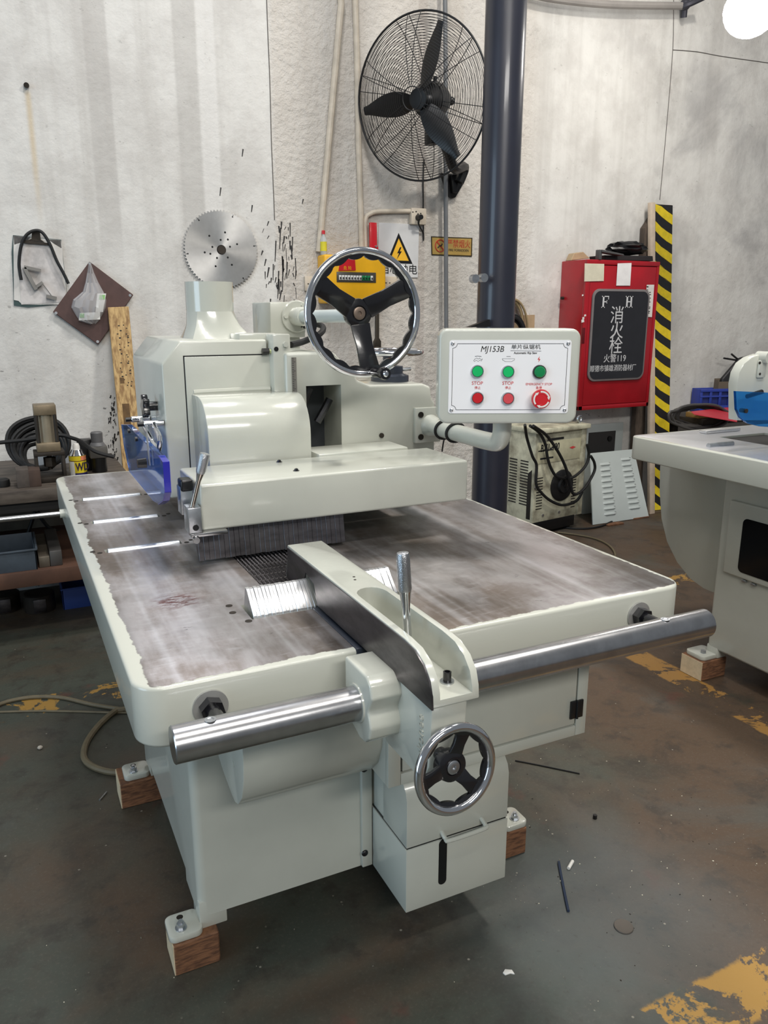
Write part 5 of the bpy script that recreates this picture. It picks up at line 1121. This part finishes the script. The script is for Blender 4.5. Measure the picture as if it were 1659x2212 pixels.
for u in (0.05, WW - 0.07):
    for d in (-0.06, -WD + 0.04): q = wpt(u, 0.035, d); B().cyl(q - wdir * 0.015, q + wdir * 0.015, 0.035, None, 18).obj('wheel', RUBBER, wl)
u0, v0 = wuv(1160, 1003); u1, v1 = wuv(1255, 945)
wbox('name_plate', u0, u1, v0, v1, 0, 0.003, simple('soiled_cream_plate', (192, 188, 160), 0.6, 0, 0.2, 12), None, 0.001)
def wt_(s, x, y, size, m=INK, **kw): return text('printed_text', s, wpx(x, y, 0.0035), wdir, ZA, size, m, wl, 0.0005, **kw)
wt_('BX1-400', 1188, 967, 0.064, bold=0.0015, sx=0.75, shear=0.15)
u, v = wuv(1182, 951); wbox('dark_strip', u - 0.0, u + 0.15, v - 0.004, v + 0.010, 0.003, 0.004, INK, None, 0); u, v = wuv(1162, 975); wbox('dark_strip', u, u + 0.13, v - 0.004, v + 0.004, 0.003, 0.004, INK, None, 0)
u, v = wuv(1166, 992); wbox('dark_strip', u, u + 0.12, v - 0.004, v + 0.007, 0.003, 0.004, INK, None, 0)
p = wpx(1237, 966, 0.004); b = B(); b.prism([p + wdir * (-0.03), p + wdir * 0.0 + ZA * 0.008, p + wdir * 0.03, p + wdir * 0.0 - ZA * 0.01], wn * 0.0006); b.obj('red_emblem', INK_RED, wl)
p = wpx(1213, 1048, 0.0); b = B().lathe([(0.105, 0), (0.105, 0.006), (0.095, 0.012), (0.05, 0.014), (0.045, 0.03), (0.0, 0.03)], p, wn, None, 36); b.obj('current_dial', RUBBER, wl)
b = B().tube([p + wn * .03, p + wn * .04 + ZA * .02, p + wn * .04 + ZA * .07 - wdir * .02], 0.012, None, 8, 3); b.obj('crank_handle', BLACK, wl)
for k in range(12):
    for (xa, ya, wl_) in ((1160, 1033, 0.055), (1236, 1030, 0.04)):
        u, v = wuv(xa, ya); wbox('vent_slot', u, u + wl_, v - k * 0.0185 - 0.006, v - k * 0.0185, 0.0, 0.0012, BLACK, None, 0)
for k in range(16):
    for c_ in range(2):
        q0 = wd0 + wback * (0.055 + 0.10 * c_) + ZA * (0.50 - 0.019 * k); b = B(); b.prism([q0 - wdir * 0.001, q0 + wback * 0.07 - wdir * 0.001, q0 + wback * 0.07 - wdir * 0.001 - ZA * 0.008, q0 - wdir * 0.001 - ZA * 0.008], -wdir * 0.001); b.obj('side_vent', BLACK, wl)
b = B(); b.prism([wd0 + wback * 0.02 - wdir * .0015 + ZA * z for z in (0.12, 0.45)] + [wd0 + wback * 0.055 - wdir * .0015 + ZA * z for z in (0.42, 0.12)], -wdir * .0008); lab(b.obj('scorch_mark', BLACK, wl), 'black soot smear')
for x, y in ((1156, 1053), (1172, 1113), (1207, 1106)): q = wpx(x, y, 0.0); B().cyl(q, q + wn * 0.006, 0.009, None, 10).obj('panel_screw', STEEL_GAL, wl)
q = wpx(1252, 908, -0.03); q = V((q.x, q.y, WZ1)); b = B(); b.torus(q + V((0, 0, 0.028)), wn, 0.018, 0.009, None, 24, 8); b.cyl(q, q + V((0, 0, .02)), 0.008, None, 8); b.obj('lifting_eye', STEEL_GAL, wl)
# welder cables
def cable(pts, r, label, d=0.03, m=RUBBER, cat='cable'):
    return tag(B().tube([wpx(x, y, d + (e[0] if e else 0)) for x, y, *e in pts], r, None, 8, 6).obj('welding_cable', m), label, cat, 'cables hung on the welder')
cable([(1134, 918, 0.06), (1138, 945), (1150, 985), (1159, 1005), (1158, 1045), (1170, 1065), (1190, 1082), (1216, 1091), (1245, 1082), (1258, 1062)], 0.0095, 'black welding cable looping lowest round the dial of the welder')
cable([(1145, 920, 0.06), (1165, 935), (1178, 960), (1183, 990), (1192, 1015), (1205, 1030), (1235, 1032), (1262, 1010), (1272, 985), (1268, 960)], 0.0095, 'black welding cable crossing the front plate of the welder', 0.045)
cable([(1152, 920, 0.06), (1180, 940), (1205, 975), (1222, 1010), (1232, 1045), (1240, 1068), (1262, 1055), (1283, 1020), (1284, 1000), (1276, 985)], 0.0095, 'black welding cable hooked at the right edge of the welder', 0.065)
# louvred panel leaning on the wall, shims under it
VB0, VB1 = onY(1282, 1128, 4.06), onY(1403, 1107, 4.06); VT0, VT1 = onY(1274, 984, 4.19), onY(1369, 977, 4.19)
VB0.z = VB1.z = 0.003; VT0.z = VT1.z = 0.48
vp_ = thing('louvred_panel', (VB0 + VB1) / 2, 'pale grey louvred sheet panel leaning against the wall', 'panel')
vn = (VB1 - VB0).cross(VT0 - VB0).normalized()
if vn.y > 0: vn = -vn
B().prism([VB0, VB1, VT1, VT0], -vn * 0.012, None, 0.002, 1).obj('sheet', PAINT_BLUE, vp_)
def vpt(u, v, d=0.0): return VB0.lerp(VT0, v).lerp(VB1.lerp(VT1, v), u) + vn * d
me0 = None
for c_, uu in ((0, 0.20), (1, 0.66)):
    for k in range(10):
        v = 0.86 - 0.078 * k + (0.02 if c_ else -0.02); a, e = vpt(uu, v), vpt(uu + 0.22, v); dn = (vpt(uu, v - 0.05) - a).normalized()
        t = bmesh.new(); rows = []
        for j in range(7):
            s = j / 6; hgt = 0.010 * (min(1, min(s, 1 - s) * 6) ** 0.6); c = a.lerp(e, s); rows.append([t.verts.new(c - dn * .004), t.verts.new(c + vn * hgt * .7 + dn * .003), t.verts.new(c + vn * hgt + dn * .012), t.verts.new(c + dn * .0125)])
        for p_, q_ in zip(rows, rows[1:]):
            for i in range(3): t.faces.new((p_[i], q_[i], q_[i + 1], p_[i + 1]))
        b = B(); b.take(t); b.obj('louvre', PAINT_BLUE, vp_)
for k, (x, y, lb) in enumerate(((1320, 1131, 'thin wooden shim on the floor in front of the louvred panel'), (1375, 1117, 'thin wooden shim under the right corner of the louvred panel'))):
    p = onZ(x, y, 0); tag(boxo('wood_shim', (p.x - 0.07, p.y - 0.05, 0), (p.x + 0.07, p.y - 0.005, 0.010), WOOD_DK, None, 0.001), lb, 'shim', 'shims by the louvred panel')
# grey cut-out frame behind the panel
gf = thing('metal_frame_plate', (onY(1300, 960, 4.33).x, 4.33, 0.0), 'pale grey sheet frame with a cut out window behind the louvred panel', 'frame')
f0, f1 = onY(1270, 918, 4.335), onY(1341, 1000, 4.335)
fo_ = boxo('plate', (f0.x, 4.335, 0.0), (f1.x, 4.349, f0.z), PAINT_BLUE, gf, 0.003)
a, c = onY(1272, 935, 4.333), onY(1327, 975, 4.333); boxo('opening', (a.x, 4.333, c.z - 0.05), (c.x, 4.336, a.z), simple('dim_opening', (52, 50, 50), 0.8), gf, 0)
p = onY(1316, 947, 4.332); B().cyl(p, p - V((0, 0.012, 0)), 0.018, None, 14).obj('round_knob', BLACK, gf)
# hanging cable coils behind the control panel
def coil(cx, cy, rx, ry, n, r, m, y, label, sd):
    random.seed(sd); b = B()
    for k in range(n):
        dx, dy = random.uniform(-5, 5), random.uniform(-4, 6); e = random.uniform(0.85, 1.05)
        b.tube([onY(cx + dx + rx * e * math.cos(2 * PI * j / 18), cy + dy + ry * e * math.sin(2 * PI * j / 18), y - 0.012 * k) for j in range(18)], r, None, 6, 2, True)
    hk = onY(cx, cy - ry * 0.93, y - 0.012 * n); b.cyl((hk.x, WY, hk.z), hk, 0.008, None, 8)
    return tag(b.obj('cable_coil', m), label, 'cable coil', 'coils hung behind the column')
coil(1105, 705, 30, 62, 6, 0.008, simple('tan_cable', (150, 130, 96), 0.6), 4.33, 'large coil of tan cable hanging on the wall behind the control panel', 4)
coil(1108, 745, 26, 62, 5, 0.011, RUBBER, 4.22, 'coil of thick black cable hanging behind the control panel', 6)
tag(B().prism([onY(x, y, 4.348) for x, y in ((1088, 682), (1154, 680), (1152, 760), (1086, 762))], (0, -0.006, 0)).obj('cardboard_sheet', CARD), 'tan cardboard sheet on the wall behind the cable coils', 'cardboard')
# floor cables near the welder
b = B().tube([onZ(x, y, 0.007) for x, y in ((1180, 1120), (1215, 1138), (1260, 1142), (1300, 1136), (1330, 1122))], 0.007, None, 8, 5); tag(b.obj('floor_cable', RUBBER), 'black cable on the floor in front of the welder', 'cable')
b = B().tube([onZ(x, y, 0.008) for x, y in ((1205, 1150), (1250, 1156), (1290, 1165), (1318, 1180), (1329, 1200), (1318, 1220))], 0.006, None, 8, 5); tag(b.obj('floor_hose', HOSE), 'thin olive hose curling on the floor beside the saw table', 'hose')
# storage table behind the second machine
sb = thing('storage_bench', (4.95, 4.05, 0), 'dark low bench along the wall behind the second machine', 'bench')
SZ_ = 0.70
boxo('top', (4.36, 3.93, SZ_ - 0.04), (6.3, 4.33, SZ_), IRON, sb, 0.003)
for x in (4.43, 6.22):
    for y in (3.96, 4.26): boxo('leg', (x, y, 0), (x + 0.05, y + 0.05, SZ_ - 0.04), IRON, sb, 0.002)
bt_ = boxo('brown_carton', (4.37, 3.98, SZ_), (4.60, 4.10, onY(1500, 893, 4.0).z), simple('ochre_carton', (150, 116, 62), 0.8), None, 0.004); tag(bt_, 'ochre cardboard box under the coiled hose on the storage bench', 'box')
b = B(); random.seed(9); cz = onY(1500, 905, 3.80)
for k in range(6):
    e = 0.8 + 0.06 * k
    b.tube([onY(1512 + 60 * e * math.cos(2 * PI * j / 20) + random.uniform(-3, 3), 900 + 24 * e * math.sin(2 * PI * j / 20) + random.uniform(-2, 2), 3.97 - 0.014 * k) for j in range(20)], 0.0095, None, 7, 3, True)
tag(b.obj('grey_hose_coil', simple('grey_black_hose', (72, 70, 68), 0.5)), 'coil of dark grey hose lying on the storage bench', 'hose')
b = B().prism([onY(1493, 890, 3.80), onY(1572, 881, 4.0), onY(1592, 888, 4.0), onY(1592, 912, 3.72), onY(1500, 896, 3.78)], (0, 0.0, 0.004)); ro = b.obj('red_sheet', simple('red_sheet_paint', (190, 52, 66), 0.35)); tag(ro, 'bent red sheet metal piece resting on the hose coil', 'sheet')
cz1 = onY(1515, 841, 4.22).z; cp0 = onY(1514, 850, 4.22); RA = math.radians(-14)
CM = Matrix.Translation((cp0.x, cp0.y, 0)) @ Matrix.Rotation(RA, 4, 'Z')
cr_t = thing('plastic_crate', CM @ V((0.25, 0.06, SZ_)), 'blue plastic crate on the storage bench behind the second machine', 'crate')
def cbx(nm, lo, hi, m=CRATE, bev=0.002, par=cr_t): return B().box(lo, hi, None, bev, 2, CM).obj(nm, m, par)
CL, CW = 0.5, 0.115
cbx('crate_floor', (0, 0, SZ_), (CL, CW, SZ_ + 0.01))
for lo, hi in (((0, 0, cz1 - 0.022), (CL, 0.015, cz1)), ((0, 0, SZ_ + .011), (CL, 0.015, SZ_ + 0.05)), ((0, 0.001, cz1 - 0.062), (CL, 0.012, cz1 - 0.05)), ((0, CW - 0.015, SZ_), (CL, CW, cz1)), ((0, 0.016, SZ_), (0.012, CW - .016, cz1)), ((CL - 0.012, 0.016, SZ_), (CL, CW - .016, cz1))): cbx('crate_rail', lo, hi)
for k in range(7): cbx('crate_rib', (0.078 * k, 0.003, SZ_ + .05), (0.078 * k + 0.02, 0.013, cz1 - .022))
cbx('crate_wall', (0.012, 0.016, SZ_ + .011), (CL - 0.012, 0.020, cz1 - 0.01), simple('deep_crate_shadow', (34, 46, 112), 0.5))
oc = thing('open_carton', CM @ V((0.33, 0.06, cz1 - 0.1)), 'open brown carton standing in the blue crate', 'box')
CB = simple('brown_carton', (104, 92, 78), 0.8); z0, z1 = SZ_ + 0.012, cz1 + 0.05
for lo, hi in (((0.16, 0.03, z0), (CL - .02, 0.034, z1)), ((0.16, CW - .03, z0), (CL - .02, CW - .026, z1 + .02)), ((0.16, 0.035, z0), (0.164, CW - .031, z1 + .01)), ((CL - .024, 0.035, z0), (CL - .02, CW - .031, z1))): cbx('carton_side', lo, hi, CB, 0, oc)
b = B(); b.prism([CM @ V(p) for p in ((0.175, 0.05, z0 + .002), (CL - .04, 0.05, z0 + .002), (CL - .04, 0.05, z1 + 0.20), (0.33, 0.05, z1 + 0.17), (0.2, 0.05, z1 + 0.02))], CM.to_3x3() @ V((0, 0.035, 0)), None, 0.012, 3)
for dx in (0.0, 0.06): b.tube([CM @ V((0.34, 0.07, z1 + 0.15)), CM @ V((0.20 + dx, 0.06, z1 + 0.17 + dx * .5))], 0.007, None, 6, 1)
tag(b.obj('rolled_black_film', simple('black_roll', (30, 29, 31), 0.5)), 'black wrapped bundle with rods sticking out of the carton', 'bundle')
# ------------------------------------------------------------------ the second machine at the right edge
T2 = 0.94
k0 = onZ(1365, 940, T2); k1 = onZ(1659, 1002, T2)
M0, M1 = (k0.x + k1.x) / 2 - 0.0, (k0.x + k1.x) / 2 + 1.09; N1 = k0.y; N0 = N1 - 1.70
m2 = thing('second_machine', (M0 + 0.55, N0 + 0.85, 0), 'second grey-green woodworking machine cut off by the right edge', 'machine')
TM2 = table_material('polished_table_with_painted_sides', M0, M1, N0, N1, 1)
zb = onX(1372, 993, M0).z
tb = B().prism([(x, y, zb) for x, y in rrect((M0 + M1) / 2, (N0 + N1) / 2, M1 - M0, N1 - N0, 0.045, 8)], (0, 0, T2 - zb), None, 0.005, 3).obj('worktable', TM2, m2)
a, c = onZ(1525, 942, T2), onZ(1640, 985, T2)
cut(tb, B().box((M0 + 0.30, N0 + 0.2, T2 - 0.03), (M0 + 0.56, N1 - 0.19, T2 + 0.05)))
boxo('feed_chain', (M0 + 0.30, N0 + 0.2, T2 - 0.03), (M0 + 0.56, N1 - 0.19, T2 - 0.008), CHAINM, m2, 0)
q = onZ(1505, 934, T2); b = B().box((q.x, q.y - 0.05, T2 + 0.0005), (q.x + 0.2, q.y - 0.01, T2 + 0.012), None, 0.003); b.obj('finger_bar', FING, m2)
b = B().tube([onZ(1530, 963, T2 + 0.004), onZ(1582, 958, T2 + 0.004)], 0.010, None, 10, 1); b.obj('roller', STEEL_GAL, m2)
BX = 2.452; by1 = 2.075
boxo('base_body', (BX, N0 + 0.45, 0.115), (BX + 0.82, by1, zb), PAINT, m2, 0.012, 3)
p0, p1 = onX(1582, 1078, BX), onX(1588, 1243, BX)
pn_ = boxo('side_panel', (BX - 0.012, p0.y - 0.42, p1.z), (BX + 0.002, p0.y, p0.z), PAINT, m2, 0.01, 3)
q0, q1 = onX(1612, 1118, BX), onX(1614, 1238, BX)
B().prism([(BX - 0.0125, y, z) for y, z in rrect(q0.y - 0.15, (q0.z + q1.z) / 2, 0.30, q0.z - q1.z, 0.02, 6)], (-0.002, 0, 0)).obj('dark_window', simple('black_window', (6, 7, 14), 0.12), pn_)
for x, y in ((1608, 1254), (1628, 1262)): p = onX(x, y, BX - 0.004); B().box(p - V((0.006, 0.010, 0.006)), p + V((0.004, 0.010, 0.004)), None, 0.001).obj('panel_catch', STEEL_GAL, pn_)
boxo('corner_leg', (BX, by1 - 0.055, 0.082), (BX + 0.05, by1 + 0.002, 0.13), PAINT, m2, 0.006)
fx0, fy0 = 2.378, 2.03
B().prism([(x, y, 0.0815) for x, y in rrect(fx0 + 0.055, fy0 + 0.045, 0.10, 0.095, 0.018, 5)], (0, 0, 0.018), None, 0.003).obj('foot', PAINT_GLOSS, m2)
B().hexa((fx0 + 0.04, fy0 + 0.03, 0.0995), (fx0 + 0.04, fy0 + 0.03, 0.110), 0.011).obj('foot_bolt', STEEL_GAL, m2)
wood_block((fx0 - 0.002, fy0 - 0.01, 0), (fx0 + 0.13, fy0 + 0.10, 0.0805), 'pale wooden block under the foot of the second machine')
# rounded chain cover at the far end
dp_ = [onX(x, y, BX + 0.06) for x, y in ((1425, 1010), (1424, 1060), (1428, 1120), (1440, 1170), (1462, 1215), (1490, 1250), (1520, 1272))]
pr_ = [(p.y, p.z) for p in dp_]
B().prism([(BX + 0.06, y, z) for y, z in [(pr_[0][0], zb + 0.002)] + pr_ + [(by1 - 0.03, pr_[-1][1]), (by1 - 0.03, zb + 0.002)]], (0.5, 0, 0), None, 0.004, 2).obj('chain_cover', PAINT, m2)
# upright plate, boss and blue guard on the table
GY = N1 - 0.38
gq = [onY(x, y, GY) for x, y in ((1592, 908), (1592, 830), (1597, 805), (1608, 785), (1625, 772), (1645, 765), (1700, 765), (1760, 800), (1760, 908))]
for p in gq:
    if p.z < T2 + 0.06: p.z = T2 + 0.001
ug = B().prism(gq, (0, 0.04, 0), None, 0.003).obj('upright_plate', PAINT, m2)
p = onY(1653, 772, GY - 0.01); B().cyl(p - V((0, 0.02, 0)), p + V((0, 0.03, 0)), 0.022, None, 20).obj('plate_boss', PAINT_GLOSS, ug)
s0, s1 = onY(1637, 778, GY - 0.001), onY(1648, 815, GY - 0.001); ms_ = boxo('mount_strip', (s0.x, GY - 0.012, s1.z), (s1.x, GY, s0.z), PAINT_GLOSS, ug, 0.003)
for y in (784, 808): p = onY(1642, y, GY - 0.013); B().cyl(p, p + V((0, 0.003, 0)), 0.005, None, 10).obj('strip_bolt', IRON, ms_)
AC2 = glassy('cyan_blue_acrylic', (60, 150, 225), 0.05, 0.9, 1.2)
aq = [onY(x, y, GY - 0.08) for x, y in ((1590, 845), (1700, 850), (1700, 925), (1640, 921), (1615, 914), (1600, 902), (1592, 885))]
lz = min(p.z for p in aq); sh_ = max(0.0, T2 + 0.004 - lz)
for p in aq: p.z += sh_
gd2 = B().prism(aq, (0, 0.012, 0), None, 0.001, 1).obj('blade_guard', AC2, m2); lab(gd2, 'bright blue acrylic guard')
p = onY(1613, 888, GY - 0.085); B().cyl(p, p + V((0, 0.03, 0)), 0.008, None, 12).obj('guard_bolt', IRON, m2)
p = onY(1612, 856, GY - 0.06); B().tube([p, p + V((0.09, 0.01, 0.012))], 0.008, None, 10, 1).obj('guard_pin', BLACK, m2)
# ------------------------------------------------------------------ things lying on the floor
def on_floor(pts, r, nm, m, label, cat, sm=4, z=None): return tag(B().tube([onZ(x, y, r if z is None else z) for x, y in pts], r, None, 8, sm).obj(nm, m), label, cat)
on_floor([(-60, 1552), (-20, 1530), (15, 1516), (60, 1507), (100, 1505), (140, 1508), (200, 1522), (262, 1532), (300, 1540)], 0.0075, 'floor_hose', HOSE, 'olive hose lying across the floor behind the saw at the left', 'hose')
on_floor([(300, 1528), (262, 1533), (246, 1538), (215, 1565), (190, 1598), (181, 1625), (186, 1645), (210, 1660), (245, 1668), (290, 1668), (330, 1660)], 0.0105, 'floor_hose', HOSE, 'olive hose curving out from under the saw at the left', 'hose')
on_floor([(-60, 1540), (0, 1538), (80, 1536), (160, 1537), (230, 1539), (290, 1540)], 0.004, 'floor_wire', HOSE, 'thin olive wire lying straight on the floor at the left', 'wire')
on_floor([(1207, 1862), (1211, 1885), (1217, 1915), (1223, 1945), (1228, 1968)], 0.0035, 'plastic_strip', simple('blue_black_strip', (40, 52, 74), 0.2), 'thin blue-black plastic strip on the floor', 'strip')
on_floor([(1228, 1876), (1237, 1860)], 0.0045, 'white_stub', WHITE, 'short white stub on the floor near the plastic strip', 'stub', 1)
on_floor([(1113, 1643), (1160, 1652), (1252, 1671)], 0.0025, 'black_tie', BLACK, 'thin black cable tie on the floor right of the drawer', 'tie', 3)
on_floor([(215, 1728), (230, 1711)], 0.003, 'small_screw', STEEL_GAL, 'small screw lying near the rear left wooden block', 'screw', 1)
p = onZ(1347, 2003, 0); tag(B().lathe([(0, 0), (0.022, 0), (0.023, 0.002), (0.022, 0.004), (0.016, 0.0035), (0, 0.0035)], p, ZA, None, 28).obj('metal_disc', simple('dull_disc', (92, 86, 80), 0.6, 0.3)), 'dull round metal disc lying on the floor', 'disc')
p = onZ(1098, 2102, 0); tag(B().prism([p + V((-0.012, 0.004, 0)), p + V((-.002, .010, 0)), p + V((.011, .002, 0)), p + V((.010, -.010, 0)), p + V((.003, -.004, 0)), p + V((-.010, -.003, 0))], (0, 0, 0.003), None, 0.0006).obj('white_chip', WHITE), 'white plastic chip on the floor in front of the saw', 'chip')
p = onZ(1285, 1768, 0); tag(B().cyl(p, p + V((0, 0, 0.012)), 0.006, None, 8).obj('black_nut', BLACK), 'small black nut on the floor right of the saw', 'nut')
p = onZ(87, 1618, 0); tag(B().ball(p + V((0, 0, 0.006)), 0.009, None, (1, 1, 0.7), 8).obj('pebble', simple('grey_pebble', (170, 162, 150), 0.8)), 'single grey pebble on the floor at the left', 'pebble')
GRITM = simple('grey_grit', (120, 116, 106), 0.8); b = B(); random.seed(21)
for k in range(460):
    if k < 330: x, y = random.uniform(0.95, 1.75), random.uniform(1.0, 1.95)
    else: x, y = random.uniform(-0.6, 1.3), random.uniform(0.95, 2.6)
    s = random.choice((0.0008, 0.001, 0.0013, 0.002)) * random.uniform(0.7, 1.3); a = random.random() * PI
    u = V((math.cos(a), math.sin(a), 0)) * s; w = V((-math.sin(a), math.cos(a), 0)) * s * random.uniform(0.4, 1.0); p = V((x, y, 0))
    b.prism([p - u, p - w, p + u, p + w], (0, 0, s * 0.6), (PAPER2, GRITM, IRON, GRITM)[k % 4])
o = b.obj('floor_grit', None, None, True); o['kind'] = 'stuff'; o['label'] = 'scattered pale and dark grit on the floor'; o['category'] = 'grit'
